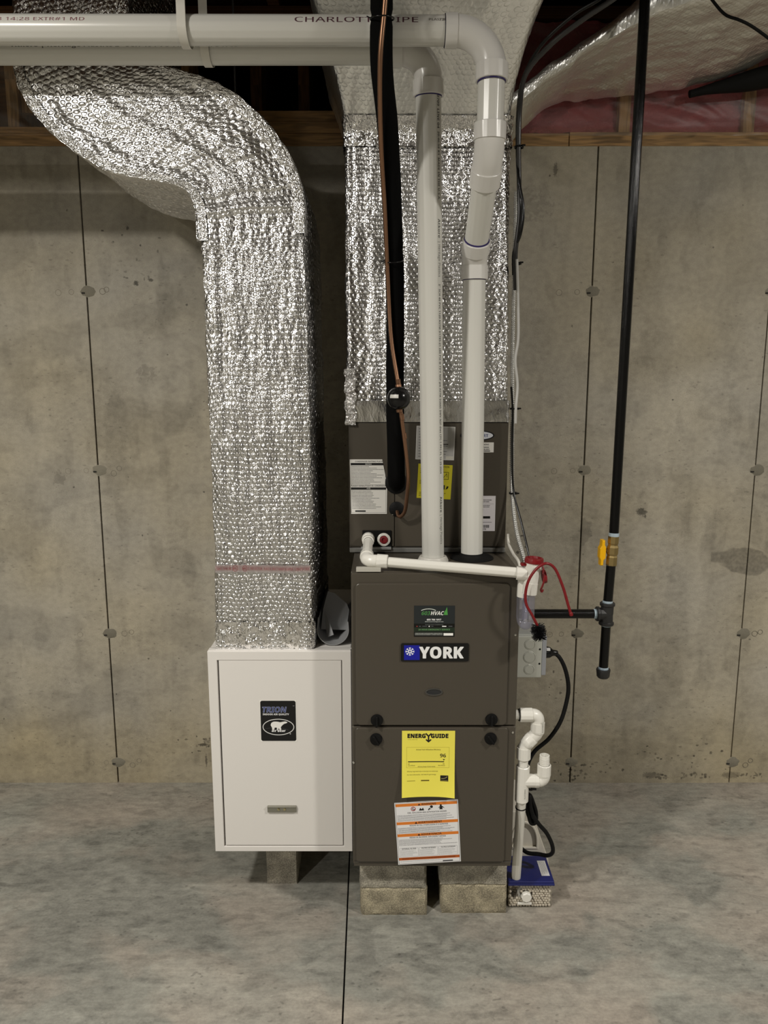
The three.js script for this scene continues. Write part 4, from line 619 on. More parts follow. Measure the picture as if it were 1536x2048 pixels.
for (const [x, d, label] of [[-0.436, 1.78, 'white plastic hook strap holding the front overhead pipe'], [-0.410, 1.875, 'white plastic hook strap holding the rear overhead pipe']]) {
  const o = thing('pipe_hanger', label, 'hanger', 'overhead pipe hangers'), prof = [];
  for (let i = 0; i <= 12; i++) prof.push([d - 0.0345, 2.74 - i * 0.0385]);
  for (let i = 1; i <= 26; i++) { const a = Math.PI + (i / 26) * Math.PI * 1.05; prof.push([d + 0.0345 * Math.cos(a), 2.272 + 0.0345 * Math.sin(a)]); }
  const strap = (t, e0, e1, d0) => grid(e1 - e0, 1, (u, v, i) => { const [dd, h] = prof[e0 + i]; return [V(x + 0.012 * (h - 2.27) * -0.1 + (v - 0.5) * 0.019, h, dd + t * (i + e0 > 12 ? (dd - d) / 0.0345 : -1)), u, v]; });
  const edge = (s) => grid(prof.length - 1, 1, (u, v, i) => { const [dd, h] = prof[i], t = v * 0.004; return [V(x + 0.012 * (h - 2.27) * -0.1 + s * 0.0095, h, dd + t * (i > 12 ? (dd - d) / 0.0345 : -1)), u, v]; });
  add(o, 'strap', [strap(0.0003, 0, prof.length - 1), strap(0.004, 0, prof.length - 1), edge(-1), edge(1)], std({ color: '#d9d6cc', roughness: 0.4, side: THREE.DoubleSide }));
  settle(o);
}

// ---------------------------------------------------------------- refrigerant lines
const tieAt = (p, dir, r) => [revolve(vec(p).addScaledVector(dir, -0.002), dir, [[r * 0.9, 0], [r + 0.0012, 0], [r + 0.0012, 0.004], [r * 0.9, 0.004]], 24)];
{
  const o = thing('suction_line', 'thick black foam-insulated refrigerant line hanging in front of the plenum', 'pipe');
  const pts = smooth([[-0.006, 2.80, 1.60], [-0.005, 2.40, 1.675], [-0.005, 2.291, 1.70], [-0.005, 2.183, 1.735], [0.008, 2.085, 1.80], [0.022, 1.896, 1.93], [0.029, 1.723, 1.985], [0.0295, 1.465, 2.0], [0.033, 1.29, 2.012], [0.034, 1.247, 2.028], [0.0345, 1.236, 2.055], [0.035, 1.234, 2.083]], 170);
  add(o, 'insulation', sweep(pts, (t, s) => 0.0238 * (1 + 0.03 * n2(s * 6, 2)) - 0.0045 * Math.exp(-(((s - 0.545) / 0.006) ** 2)) - 0.003 * Math.exp(-(((s - 1.045) / 0.006) ** 2)), 28), phys({ color: new THREE.Color(0.004, 0.004, 0.004), roughness: 0.85, specularIntensity: 0.12 }));
  settle(o);
}
{
  const o = thing('copper_line', 'thin copper refrigerant line with a black ball-shaped drier', 'pipe');
  const cu = std({ color: new THREE.Color(0.30, 0.165, 0.10), metalness: 0.9, roughness: 0.38 });
  add(o, 'tube', sweep(smooth([[0.012, 2.80, 1.57], [0.010, 2.40, 1.645], [0.002, 2.276, 1.668], [-0.008, 2.177, 1.69], [-0.007, 2.049, 1.785], [0.002, 1.922, 1.882], [0.010, 1.767, 1.945], [0.019, 1.620, 1.962], [0.038, 1.498, 1.955], [0.039, 1.471, 1.946], [0.047, 1.414, 1.955], [0.058, 1.333, 1.968], [0.065, 1.264, 1.985], [0.063, 1.20, 2.02], [0.056, 1.150, 2.048], [0.043, 1.137, 2.062], [0.0365, 1.152, 2.085]], 160), 0.0053, 14), cu);
  const ax = V(0.008, -0.085, 0).normalize(), drier = add(o, 'drier', [new THREE.SphereGeometry(0.0305, 36, 24).translate(0.0385, 1.471, -1.944)], blackGloss, 'glossy black ball drier with a white patch');
  add(drier, 'drier_neck', revolve(V(0.0372, 1.507, 1.945), [0.008, -0.085, 0], [[0.006, 0], [0.0078, 0.001], [0.009, 0.012]], 16), cu); add(drier, 'drier_neck', [revolve(V(0.0405, 1.434, 1.944), [-0.008, 0.085, 0], [[0.006, 0], [0.0078, 0.001], [0.009, 0.012]], 16)], cu);
  add(drier, 'drier_patch', grid(12, 4, (u, v) => { const a = -0.85 + u * 0.8, e = 0.02 + v * 0.3; return [V(0.0385 + 0.0308 * Math.sin(a) * Math.cos(e), 1.471 + 0.0308 * Math.sin(e), 1.944 - 0.0308 * Math.cos(a) * Math.cos(e)), u, v]; }), std({ color: 0xd2d0ca, roughness: 0.4, side: THREE.DoubleSide }));  // white curved patch on the upper left of the ball
  for (const [x, h, d] of [[0.046, 1.422, 1.953], [0.036, 1.512, 1.956], [0.053, 1.372, 1.962]]) add(o, 'coupling', revolve(V(x, h + 0.008, d), [0.012, -0.09, 0.01], [[0.0053, 0], [0.0066, 0.0006], [0.0066, 0.015], [0.0053, 0.016]], 16), cu);
  settle(o);
}
for (const [x, h, d, label, dir] of [[-0.004, 2.258, 1.695, 'black zip tie pinching the insulated line at the overhead pipes', [0.01, -1, 0.22]], [0.0225, 1.815, 1.952, 'black zip tie halfway down the insulated line', [0.04, -1, 0.33]]]) {
  const o = thing('zip_tie', label, 'zip tie', 'zip ties on the line set'), w = V(...dir).normalize(), [e1, e2] = axes(w, new THREE.Vector3(1, 0, 0));
  const loop = []; for (let i = 0; i <= 40; i++) { const a = (i / 40) * Math.PI * 2; loop.push(V(x, h, d).addScaledVector(e1, 0.0252 * Math.cos(a)).addScaledVector(e2, 0.0285 * Math.sin(a))); }
  add(o, 'band', sweep(loop, 0.0016, 8, false), blackGloss); add(o, 'tail', sweep([loop[18], loop[18].clone().add(new THREE.Vector3(-0.008, 0.002, 0.003))], 0.0012, 4), blackGloss); settle(o);
}

// ---------------------------------------------------------------- cables and conduit on the right of the plenum
const cable = (name, label, category, pts, r, mat, n = 110) => { const o = thing(name, label, category); add(o, 'jacket', sweep(smooth(pts, n), r, 12), mat); return settle(o); };
cable('control_cable', 'thicker grey-black cable curving down from the ceiling beside the plenum', 'cable', [[0.70, 2.50, 1.84], [0.538, 2.394, 1.90], [0.478, 2.365, 1.93], [0.405, 2.322, 1.97], [0.356, 2.274, 2.02], [0.3495, 2.208, 2.05], [0.351, 2.121, 2.06], [0.358, 2.0, 2.07], [0.360, 1.945, 2.07], [0.3535, 1.863, 2.075], [0.354, 1.826, 2.078], [0.358, 1.76, 2.085]], 0.0062, std({ color: new THREE.Color(0.03, 0.029, 0.029), roughness: 0.25 }));
cable('control_cable', 'thinner black cable tied along the right edge of the plenum', 'cable', [[0.66, 2.51, 1.87], [0.52, 2.41, 1.925], [0.458, 2.385, 1.96], [0.387, 2.332, 2.005], [0.353, 2.27, 2.045], [0.3475, 2.206, 2.065], [0.349, 2.124, 2.072], [0.353, 2.04, 2.06], [0.367, 1.96, 2.055], [0.362, 1.90, 2.06], [0.3505, 1.86, 2.085], [0.352, 1.80, 2.09]], 0.0042, blackGloss);
cable('thermostat_wire', 'pale grey wire bowing out beside the plenum', 'wire', [[0.356, 1.837, 2.066], [0.3645, 1.734, 2.08], [0.368, 1.627, 2.08], [0.362, 1.573, 2.08], [0.370, 1.505, 2.08], [0.366, 1.443, 2.072], [0.366, 1.40, 2.072]], 0.0038, std({ color: 0xb9b8b4, roughness: 0.4 }));
cable('thermostat_wire', 'short white wire slanting across the furnace top corner', 'wire', [[0.3545, 1.085, 2.07], [0.353, 1.064, 2.05], [0.354, 1.050, 1.98], [0.357, 1.040, 1.90], [0.360, 1.00, 1.875], [0.361, 0.95, 1.875]], 0.0040, std({ color: 0xd6d3ca, roughness: 0.4 }));
cable('control_cable', 'thin dark wire running beside the metal conduit to the furnace', 'cable', [[0.354, 1.50, 2.088], [0.3595, 1.44, 2.085], [0.361, 1.32, 2.08], [0.3655, 1.21, 2.066], [0.384, 1.12, 2.022], [0.397, 1.04, 1.975], [0.400, 0.99, 1.955]], 0.003, blackGloss);
{
  const o = thing('flexible_conduit', 'ribbed silver flexible conduit running down to the grey junction box', 'conduit');
  const pts = smooth([[0.3575, 2.02, 2.115], [0.3585, 1.83, 2.115], [0.360, 1.6, 2.115], [0.3635, 1.443, 2.11], [0.3645, 1.3, 2.10], [0.3655, 1.2, 2.085], [0.374, 1.1, 2.05], [0.390, 1.02, 2.0], [0.392, 0.95, 1.985], [0.392, 0.875, 1.985]], 1100);
  add(o, 'armour', sweep(pts, (t, s) => 0.0060 + 0.0013 * Math.sin(s * 1100), 12), std({ color: new THREE.Color(0.66, 0.66, 0.64), metalness: 0.75, roughness: 0.3 }));
  add(o, 'connector', [revolve(V(0.392, 0.884, 1.985), [0, -1, 0], [[0.006, 0], [0.0095, 0.001], [0.0095, 0.022], [0.0125, 0.023], [0.0125, 0.030], [0.006, 0.031]], 18), box(0.401, 0.410, 0.862, 0.876, 1.975, 1.99, 0.001)], chrome);
  settle(o);
}
for (const [x, h, d, r, label] of [[0.353, 2.118, 2.066, 0.0115, 'black zip tie round the cables near the top of the plenum'], [0.359, 1.829, 2.086, 0.0125, 'black zip tie with a long tail halfway down the cables'], [0.365, 1.440, 2.086, 0.0125, 'black zip tie on the conduit at the foil collar'], [0.367, 1.203, 2.078, 0.0115, 'black zip tie on the conduit beside the coil labels']]) {
  const o = thing('zip_tie', label, 'zip tie', 'zip ties on the cables');
  add(o, 'band', revolve(V(x, h - 0.0025, d), [0, 1, 0], [[r - 0.001, 0], [r + 0.001, 0], [r + 0.001, 0.005], [r - 0.001, 0.005], [r - 0.001, 0]], 20), blackGloss); add(o, 'tail', box(x + r * 0.4, x + r + 0.003, h - 0.001, h + 0.003, d - r - 0.004, d - r + 0.001, 0.001), blackGloss); settle(o);
}
cable('black_hose', 'black insulated hose lying above the sill at the right edge', 'hose', [[0.985, 2.430, 2.575], [1.04, 2.442, 2.57], [1.137, 2.458, 2.56], [1.235, 2.476, 2.55], [1.45, 2.51, 2.53]], (t) => 0.012 + 0.022 * sstep(0, 0.5, t), blackRubber, 40);
cable('black_wire', 'thin black wire hanging at the upper right corner', 'wire', [[0.80, 2.46, 2.02], [0.845, 2.408, 2.01], [0.875, 2.392, 2.0], [0.903, 2.380, 2.0], [0.949, 2.352, 2.0], [1.02, 2.30, 2.0]], 0.0035, blackRubber, 40);

cable('grey_wire', 'thin grey wire hanging in the dark recess behind the elbow duct', 'wire', [[-0.475, 2.70, 2.56], [-0.476, 2.52, 2.56], [-0.4765, 2.40, 2.56], [-0.478, 2.33, 2.565]], 0.003, std({ color: 0x6a6c70, roughness: 0.5 }), 20);
// ---------------------------------------------------------------- gas pipe
{
  const o = thing('gas_pipe', 'black iron gas pipe dropping from the ceiling, with yellow-handled valve', 'pipe');
  const iron = phys({ color: new THREE.Color(0.005, 0.005, 0.005), roughness: 0.14, specularIntensity: 0.55, bumpMap: orangeRep, bumpScale: 0.00025 }), cast = std({ color: new THREE.Color(0.022, 0.022, 0.022), roughness: 0.45 }), dope = std({ color: '#a9bac4', roughness: 0.5 }), brass = std({ color: new THREE.Color(0.40, 0.30, 0.13), metalness: 0.9, roughness: 0.35 }), yellow = std({ color: '#f0b400', roughness: 0.4 });
  const r = 0.01335, D = 2.06, x = 0.651;
  add(o, 'drop', pipe([0.662, 2.80, D], [0.6525, 1.078, D], r), iron); add(o, 'nipple', pipe([0.649, 0.996, D], [0.645, 0.872, D], r), iron); add(o, 'drip_leg', pipe([0.6445, 0.836, D], [0.6425, 0.678, D], r), iron); add(o, 'branch', pipe([0.632, 0.853, D], [0.358, 0.853, D], r), iron);
  const v = add(o, 'valve', [revolve(V(0.6525, 1.082, D), [-0.03, -1, 0], [[0, 0], [0.0158, 0], [0.0158, 0.02], [0.0140, 0.022], [0.0140, 0.026], [0.0170, 0.032], [0.0170, 0.05], [0.0140, 0.056], [0.0158, 0.06], [0.0158, 0.084], [0, 0.084]], 8, undefined, 0.3), revolve(V(0.640, 1.040, D), [-1, 0, 0], [[0.007, 0], [0.007, 0.006], [0.004, 0.007], [0.004, 0.016], [0, 0.016]], 12)], brass, 'brass ball valve');
  add(v, 'valve_handle', slab([[0.6150, 0.999], [0.6230, 0.999], [0.6235, 1.014], [0.6290, 1.020], [0.6290, 1.052], [0.6260, 1.058], [0.6255, 1.072], [0.6170, 1.072], [0.6160, 1.056], [0.6115, 1.048], [0.6115, 1.022], [0.6150, 1.013]], 2.046, 0.026, 0.003, 3), yellow, 'yellow lever');
  for (const g of [revolve(V(0.6530, 1.092, D), [-0.03, -1, 0], [[r, 0], [r + 0.0012, 0.001], [r + 0.0012, 0.011], [r, 0.012]], 24), revolve(V(0.6448, 0.893, D), [0, -1, 0], [[r, 0], [r + 0.001, 0.001], [r + 0.001, 0.009]], 24), revolve(V(0.6445, 0.824, D), [0, -1, 0], [[r + 0.001, 0], [r + 0.001, 0.007], [r, 0.008]], 24), revolve(V(0.613, 0.853, D), [-1, 0, 0], [[r + 0.001, 0], [r + 0.001, 0.006], [r, 0.007]], 24), revolve(V(0.6427, 0.692, D), [0, -1, 0], [[r, 0], [r + 0.0012, 0.001], [r + 0.0012, 0.012]], 24)]) add(o, 'thread_sealant', g, dope, 'pale blue thread sealant');
  const bead = (p, dir) => revolve(p, dir, [[0, 0], [0.0195, 0], [0.0215, 0.002], [0.0215, 0.008], [0.0182, 0.011], [0.0175, 0.034]], 28);
  add(o, 'tee', [bead(V(0.6448, 0.887, D), [0, -1, 0]), bead(V(0.6440, 0.820, D), [0, 1, 0]), bead(V(0.613, 0.853, D), [1, 0, 0])], cast); add(o, 'cap', revolve(V(0.6427, 0.686, D), [0, -1, 0], [[0.0135, 0], [0.0195, 0.0], [0.0205, 0.003], [0.0195, 0.010], [0.0185, 0.022], [0.015, 0.027], [0, 0.028]], 28), cast);
  settle(o);
}

// ---------------------------------------------------------------- coil drain, trap and cleaning brush
{
  const o = thing('drain_pipe', 'white condensate drain pipe sloping across the furnace top to a clear trap', 'pipe');
  const red = std({ color: '#7c1219', roughness: 0.38 });
  add(o, 'stub', [pipe([-0.045, 1.070, 2.085], [-0.0455, 1.058, 1.90], 0.0134), revolve(V(-0.045, 1.071, 2.086), [0, -0.05, -1], [[0.012, 0], [0.0185, 0], [0.0185, 0.008], [0.0175, 0.010], [0.0185, 0.012], [0.0185, 0.018], [0.0165, 0.020], [0.0165, 0.040], [0.0134, 0.041]], 24)], pvcSmall);
  add(o, 'elbow', [sweep([V(-0.0455, 1.060, 1.935), V(-0.0455, 1.0575, 1.91), ...arc([-0.026, 1.0555, 1.896], [-0.0195, 0, 0], [0, -0.002, -0.0195], 12), V(0.002, 1.0525, 1.876)], 0.0166, 24), socket(V(-0.0455, 1.057, 1.905), [0, 0.05, 1], 0.026, 0.0182), socket(V(-0.018, 1.0535, 1.8765), [1, -0.04, -0.13], 0.028, 0.0182)], pvcSmall);
  add(o, 'sloping_pipe', pipe([-0.01, 1.0525, 1.8755], [0.345, 1.035, 1.824], 0.0134), pvcSmall);
  const h = add(o, 'trap_head', [socket(V(0.362, 1.0335, 1.8215), [-1, 0.05, 0.14], 0.026, 0.0180), pipe([0.350, 1.0345, 1.8225], [0.380, 1.030, 1.82], 0.0165), revolve(V(0.378, 1.0640, 1.82), [-0.10, -1, 0], [[0, 0], [0.0205, 0], [0.0205, 0.018], [0.0185, 0.03], [0.0180, 0.052], [0.0188, 0.053], [0.0183, 0.083], [0.014, 0.084], [0, 0.084]], 30), revolve(V(0.3605, 1.022, 1.845), [-0.03, -1, 0], [[0.010, 0], [0.0165, 0.004], [0.0165, 0.055], [0, 0.056]], 26)], pvcSmall);
  add(o, 'cleanout_cap', [revolve(V(0.3785, 1.062, 1.82), [0.05, 1, 0], [[0.0205, 0], [0.0235, 0.001], [0.0240, 0.008], [0.0225, 0.013], [0.0175, 0.014], [0.0165, 0.009], [0, 0.009]], 30), box(0.345, 0.360, 1.055, 1.062, 1.812, 1.828, 0.002)], red, 'red cap on the trap');
  add(o, 'spare_cap', [revolve(V(0.4005, 1.026, 1.818), [0.92, 0.15, 0], [[0, 0], [0.0165, 0], [0.0175, 0.003], [0.0165, 0.009], [0.0125, 0.010], [0.0115, 0.006], [0, 0.006]], 26), sweep(smooth([[0.397, 1.062, 1.815], [0.4015, 1.045, 1.808], [0.4015, 1.02, 1.802], [0.3985, 1.002, 1.808], [0.397, 0.992, 1.815], [0.4005, 0.987, 1.815], [0.402, 0.994, 1.812]], 30), 0.0024, 8)], red, 'red spare cap dangling from the trap');
  const clear = phys({ color: new THREE.Color(0.78, 0.78, 0.86), transmission: 0.9, thickness: 0, roughness: 0.12, ior: 1.46, side: THREE.DoubleSide });
  const ub = []; for (let i = 0; i <= 20; i++) { const a = Math.PI + (i / 20) * Math.PI; ub.push(V(0.3635 + 0.0055 * Math.cos(a), 0.916 + 0.018 * Math.sin(a), 1.834 + -0.011 * Math.cos(a) * 1)); }
  add(o, 'clear_trap', [sweep([V(0.358, 0.972, 1.846), V(0.358, 0.94, 1.845), ...ub, V(0.369, 0.94, 1.823), V(0.3695, 0.984, 1.8205)], 0.0155, 26, false)], clear, 'clear plastic trap bend');
  add(o, 'bracket', box(-0.072, -0.008, 1.0285, 1.0395, 1.8585, 1.874, 0.001), std({ color: '#b7b4aa', roughness: 0.5 }), 'pale strip under the elbow');
  settle(o);
  const b = thing('cleaning_brush', 'black bristle brush hanging on a red plastic cord by the trap', 'brush');
  add(b, 'cord', sweep(smooth([[0.388, 0.905, 1.798], [0.372, 0.935, 1.792], [0.357, 0.962, 1.79], [0.3535, 0.99, 1.788], [0.361, 1.028, 1.786], [0.381, 1.058, 1.785], [0.402, 1.069, 1.785], [0.422, 1.058, 1.79], [0.445, 1.012, 1.79], [0.462, 0.96, 1.79], [0.4695, 0.937, 1.79]], 80), 0.0036, 10), red);
  add(b, 'cord_tip', revolve(V(0.4685, 0.942, 1.79), [0.3, -0.9, 0], [[0.0036, 0], [0.005, 0.003], [0.0045, 0.009], [0, 0.011]], 12), red);
  add(b, 'core', pipe([0.388, 0.907, 1.798], [0.396, 0.868, 1.797], 0.003), std({ color: 0x555555, metalness: 1, roughness: 0.4 }));
  const br = []; for (let i = 0; i < 520; i++) { const t = rnd(), a = rr(0, 6.283), p = V(0.388 + 0.008 * t, 0.905 - 0.036 * t, 1.7975), L = rr(0.017, 0.0225) * (0.8 + 0.2 * Math.sin(t * Math.PI)), q = new THREE.Vector3(Math.cos(a) * 0.97, Math.cos(a) * 0.2 + rr(-0.35, 0.35), Math.sin(a)).normalize(); br.push(revolve(p, q, [[0.0006, 0], [0.0005, L]], 3)); }
  const bm = add(b, 'bristles', br, blackRubber); bm.userData.kind = 'stuff'; settle(b);
}

// ---------------------------------------------------------------- junction box and power cord
{
  const o = thing('junction_box', 'grey steel junction box with round knockouts on the furnace side', 'electrical box');
  const steel = std({ color: new THREE.Color(0.52, 0.53, 0.48), metalness: 0.2, roughness: 0.45 });
  const X0 = 0.358, X1 = 0.4365, H0 = 0.703, H1 = 0.823, D = 1.95;
  add(o, 'body', [box(X0, X1, H0, H1, D, D + 0.055, 0.0025, 3)], steel); add(o, 'top_flap', slab([[0.372, H1 - 0.002], [0.436, H1 - 0.002], [0.424, H1 + 0.030], [0.380, H1 + 0.036]], D + 0.02, 0.002, 0.0004, 1), galv);
  for (const [h, r] of [[0.800, 0.0145], [0.763, 0.0165], [0.727, 0.0140]]) { const k = add(o, 'knockout', revolve(V(0.402, h, D), [0, 0, -1], [[0, 0.0012], [r - 0.0025, 0.0012], [r - 0.0015, -0.0006], [r - 0.0005, -0.0006], [r, 0.001], [r + 0.001, 0.0003]], 30), steel); }
  for (const h of [0.786, 0.744]) add(o, 'screw', revolve(V(0.4305, h, D), [0, 0, -1], [[0.0028, 0], [0.0026, 0.001], [0, 0.0014]], 10), blackRubber);
  add(o, 'device_cover', [box(0.437, 0.450, 0.708, 0.822, D + 0.004, D + 0.058, 0.0025)], std({ color: '#a8abb2', roughness: 0.4, metalness: 0.3 }), 'bluish steel cover carrying the outlet');
  settle(o);
  const c = thing('power_cord', 'black power cord plugged into the junction box and tied in a coil', 'cord');
  add(c, 'plug', [revolve(V(0.4505, 0.768, 1.977), [1, -0.06, -0.1], [[0, 0], [0.0155, 0], [0.017, 0.003], [0.015, 0.014], [0.009, 0.022], [0.0075, 0.034], [0.0055, 0.036]], 14)], blackGloss); add(c, 'plug_tag', box(0.451, 0.461, 0.778, 0.785, 1.957, 1.965, 0.001), std({ color: 0xdddddd, roughness: 0.5 }), 'white tag');
  add(c, 'cable', sweep(smooth([[0.478, 0.766, 1.974], [0.490, 0.755, 1.97], [0.508, 0.719, 1.97], [0.519, 0.665, 1.97], [0.513, 0.610, 1.97], [0.499, 0.560, 1.97], [0.470, 0.512, 1.97], [0.428, 0.474, 1.965], [0.409, 0.44, 1.955], [0.404, 0.40, 1.945], [0.403, 0.375, 1.938], [0.404, 0.335, 1.93], [0.411, 0.300, 1.922], [0.424, 0.288, 1.92], [0.431, 0.300, 1.925], [0.425, 0.330, 1.93], [0.411, 0.362, 1.93], [0.404, 0.366, 1.925], [0.404, 0.340, 1.918], [0.408, 0.31, 1.914], [0.417, 0.284, 1.914], [0.427, 0.284, 1.916], [0.430, 0.31, 1.92], [0.420, 0.345, 1.922], [0.410, 0.368, 1.918], [0.409, 0.35, 1.91], [0.418, 0.315, 1.906], [0.436, 0.286, 1.908], [0.462, 0.250, 1.92], [0.482, 0.205, 1.93], [0.487, 0.172, 1.945], [0.477, 0.149, 1.965], [0.456, 0.140, 1.985], [0.425, 0.136, 1.998], [0.408, 0.142, 2.02], [0.409, 0.153, 2.054]], 300), 0.0058, 12), blackRubber);
  add(c, 'zip_tie', [revolve(V(0.409, 0.3835, 1.925), [0.25, 1, 0], [[0.008, 0], [0.0105, 0], [0.0105, 0.006], [0.008, 0.006]], 16), box(0.412, 0.427, 0.386, 0.392, 1.912, 1.916, 0.0008)], blackGloss); settle(c);
}

// ---------------------------------------------------------------- condensate drain from the furnace side, tank and pump
{
  const o = thing('condensate_pipe', 'white condensate pipe with elbows and tee running down to the blue-lidded tank', 'pipe');
  const r = 0.0134, R = 0.0172, D = 1.88;
  add(o, 'outlet', [pipe([0.354, 0.626, D], [0.385, 0.626, D], r)], pvcSmall); add(o, 'outlet_gasket', revolve(V(0.3635, 0.626, D), [1, 0, 0], [[0.0134, 0], [0.0165, 0], [0.0165, 0.002], [0.0134, 0.002]], 24), blackRubber);
  add(o, 'elbow', [socket(V(0.400, 0.626, D), [-1, 0, 0], 0.033, 0.0190), sweep([V(0.385, 0.626, D), V(0.402, 0.626, D), ...arc([0.402, 0.6115, D], [0, 0.0145, 0], [0.0145, 0, 0], 8), V(0.4165, 0.594, D)], R, 24), socket(V(0.4165, 0.605, D), [0, -1, 0], 0.026, 0.0188)], pvcSmall);
  add(o, 'offset_elbow', [sweep([V(0.4165, 0.590, D), V(0.4165, 0.578, D), V(0.413, 0.571, D), V(0.400, 0.557, D), V(0.393, 0.549, D)], R, 24), revolve(V(0.4165, 0.586, D), [0, -1, 0], [[0.015, 0], [0.0185, 0.0], [0.0185, 0.010], [0.0172, 0.012]], 24), revolve(V(0.405, 0.562, D), [-0.68, -0.73, 0], [[0.0172, 0], [0.0188, 0.003], [0.0188, 0.020], [0.014, 0.021]], 24)], pvcSmall);
  add(o, 'lower_elbow', [sweep([V(0.398, 0.554, D), V(0.388, 0.543, D), V(0.3825, 0.533, D), V(0.381, 0.52, D)], R, 24), revolve(V(0.394, 0.550, D), [-0.68, -0.73, 0], [[0.0172, 0], [0.0190, 0.001], [0.0190, 0.012], [0.0172, 0.015]], 24), socket(V(0.381, 0.533, D), [0, -1, 0], 0.034, 0.0190)], pvcSmall);
  add(o, 'short_pipe', pipe([0.381, 0.51, D], [0.380, 0.46, D], r), pvcSmall);
  add(o, 'tee', [socket(V(0.380, 0.424, D), [0.01, 1, 0], 0.054, 0.0185), socket(V(0.3795, 0.434, D), [0, -1, 0], 0.060, 0.0183), socket(V(0.384, 0.434, D), [1, 0, 0], 0.036, 0.0183)], pvcSmall);
  add(o, 'vent_elbow', [sweep([V(0.410, 0.434, D), V(0.424, 0.434, D), ...arc([0.424, 0.4485, D], [0, -0.0145, 0], [0.0145, 0, 0], 8), V(0.4385, 0.476, D)], R, 24), socket(V(0.424, 0.434, D), [-1, 0, 0], 0.012, 0.0186), socket(V(0.4385, 0.452, D), [0, 1, 0], 0.030, 0.0186)], pvcSmall);
  const prof = [[0.0134, 0]]; for (let i = 0; i < 4; i++) prof.push([0.0134, 0.002 + i * 0.005], [0.0142, 0.0035 + i * 0.005], [0.0134, 0.005 + i * 0.005]); prof.push([0.0134, 0.028], [0.0112, 0.0285], [0.0108, 0.0], [0, 0]);
  add(o, 'threaded_stub', revolve(V(0.4385, 0.481, D), [0, 1, 0], prof, 26), pvcSmall, 'open threaded stub');
  add(o, 'drop_pipe', pipe([0.3795, 0.39, D], [0.385, 0.07, 1.954], r), pvcSmall);
  add(o, 'zip_tie', [revolve(V(0.3803, 0.345, 1.891), [0, 1, 0], [[0.0134, 0], [0.0152, 0], [0.0152, 0.004], [0.0134, 0.004]], 24)], blackGloss);
  const mark = canvasTex(64, 256, (g, w, h) => { g.fillStyle = '#e8e6de'; g.fillRect(0, 0, w, h); g.fillStyle = '#33332f'; g.rotate(Math.PI / 2); g.font = 'bold 40px sans-serif'; g.fillText('CHARLOTTE', 12, -18, 230); });
  for (const [x, h, d, rad, a0] of [[0.4165, 0.585, D, 0.0191, 0.35], [0.3798, 0.392, D, 0.0187, 0.05]]) add(o, 'fitting_mark', grid(6, 1, (u, v) => { const a = a0 + u * 0.42; return [V(x + rad * Math.sin(a), h + v * 0.034 - 0.006, d - rad * Math.cos(a)), u, v]; }), print(mark, 0.35));
  settle(o);
}
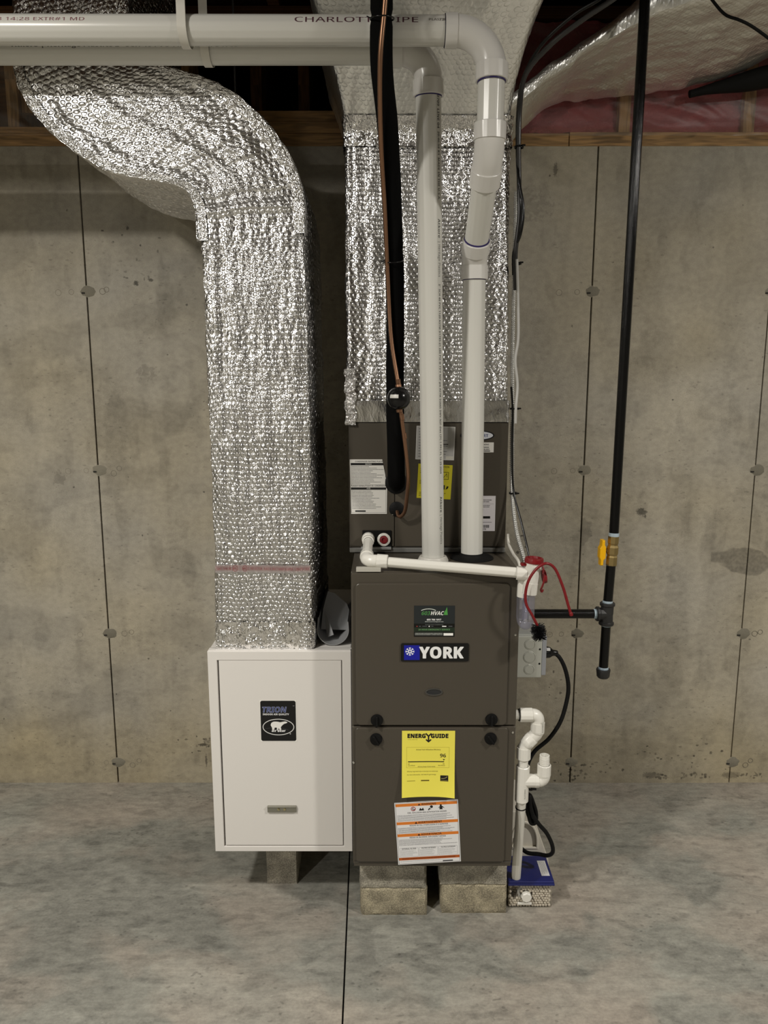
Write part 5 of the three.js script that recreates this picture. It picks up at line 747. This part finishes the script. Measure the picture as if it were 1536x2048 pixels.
{
  const o = thing('neutralizer_tank', 'clear tank of beige pellets with a dark blue lid on the floor', 'tank');
  const X0 = 0.3615, X1 = 0.489, D0 = 1.936, D1 = 2.045, clear = phys({ color: 0xf4f4f2, transmission: 1, thickness: 0, roughness: 0.06, ior: 1.45, side: THREE.DoubleSide });
  add(o, 'tank', box(X0, X1, 0.001, 0.082, D0, D1, 0.004, 3), clear, 'clear plastic body');
  add(o, 'lid', [box(X0 - 0.002, X1 + 0.004, 0.080, 0.090, D0 - 0.006, D1 + 0.006, 0.003, 3), box(X0 - 0.003, X1 + 0.005, 0.077, 0.083, D0 - 0.008, D1 + 0.007, 0.002, 2)], std({ color: '#1b2263', roughness: 0.38 }), 'dark blue plastic lid');
  add(o, 'lid_label', grid(2, 2, (u, v) => [V(0.461 + u * 0.024, 0.0906, 1.955 + v * 0.07), u, v]), print(canvasTex(120, 360, (g, w, h) => { g.fillStyle = '#d4d4d4'; g.fillRect(0, 0, w, h); g.rotate(Math.PI / 2); lines(g, 20, -96, 310, 6, 14, '#8d8d90', 5); }), 0.4), 'white printed label on the lid');
  const n = [], m = new THREE.Matrix4(); for (let z = 0; z < 12; z++) for (let y = 0; y < 9; y++) for (let x = 0; x < 15; x++) { const px = X0 + 0.0062 + (x + (y % 2) * 0.5) * 0.0082 + rr(-0.0008, 0.0008), py = 0.0062 + y * 0.0074 + rr(-0.0007, 0.0007), pd = D0 + 0.0064 + z * 0.0081 + rr(-0.0008, 0.0008); if (px > X1 - 0.0045 || Math.hypot(px - 0.385, pd - 1.954) < 0.018 && py > 0.028) continue; if (Math.hypot(px - 0.414, py - 0.036) < 0.0185 && pd < D0 + 0.03) continue; n.push([px, py, pd]); }
  const pel = new THREE.InstancedMesh(new THREE.IcosahedronGeometry(0.0041, 2), std({ color: new THREE.Color(0.66, 0.60, 0.51), roughness: 0.85 }), n.length); pel.name = 'pellets'; pel.userData.kind = 'stuff'; n.forEach(([x, y, d], i) => pel.setMatrixAt(i, m.makeTranslation(x, y, -d))); o.add(pel);
  add(o, 'outlet_cap', [revolve(V(0.414, 0.038, D0 + 0.004), [0, 0, -1], [[0, 0], [0.0155, 0], [0.0155, 0.010], [0.013, 0.0125], [0, 0.0125]], 8, undefined, 0.4), box(0.389, 0.430, 0.013, 0.0195, D0 - 0.003, D0 + 0.001, 0.0006)], pvcSmall, 'white capped outlet');
  add(o, 'outlet_ring', revolve(V(0.408, 0.048, D0 + 0.012), [0, 0, -1], [[0.013, 0], [0.0195, 0], [0.0195, 0.006], [0.013, 0.006]], 26), std({ color: 0xaaa8a4, roughness: 0.4 }));
  settle(o);
  const p = thing('condensate_pump', 'white tapered plastic condensate pump behind the blue-lidded tank', 'pump');
  const cream = std({ color: '#ddd8cb', roughness: 0.4 });
  const out = new THREE.Shape([[0.372, 0.001], [0.512, 0.001], [0.503, 0.075], [0.462, 0.19], [0.449, 0.232], [0.385, 0.232]].map(([x, y]) => new THREE.Vector2(x, y)));
  const hole = new THREE.Path(); hole.moveTo(0.388, 0.112); hole.lineTo(0.468, 0.112); hole.quadraticCurveTo(0.471, 0.192, 0.425, 0.198); hole.quadraticCurveTo(0.386, 0.195, 0.388, 0.112); out.holes.push(hole);
  add(p, 'housing', [slab(out, 2.057, 0.010, 0.002, 3), slab([[0.372, 0.001], [0.512, 0.001], [0.503, 0.075], [0.462, 0.19], [0.449, 0.232], [0.385, 0.232]], 2.065, 0.18, 0.004, 3)], cream);
  const rimS = new THREE.Shape(); rimS.moveTo(0.386, 0.109); rimS.lineTo(0.4705, 0.109); rimS.quadraticCurveTo(0.4745, 0.195, 0.425, 0.2015); rimS.quadraticCurveTo(0.384, 0.198, 0.386, 0.109); const rh = new THREE.Path(); rh.moveTo(0.391, 0.115); rh.lineTo(0.4645, 0.115); rh.quadraticCurveTo(0.467, 0.189, 0.425, 0.194); rh.quadraticCurveTo(0.389, 0.191, 0.391, 0.115); rimS.holes.push(rh);
  add(p, 'recess_rim', slab(rimS, 2.054, 0.006, 0.0018, 3), cream); settle(p);
}

scene.traverse((o) => { if (o.isMesh) { o.castShadow = true; o.receiveShadow = true; } });
renderer.render(scene, camera);
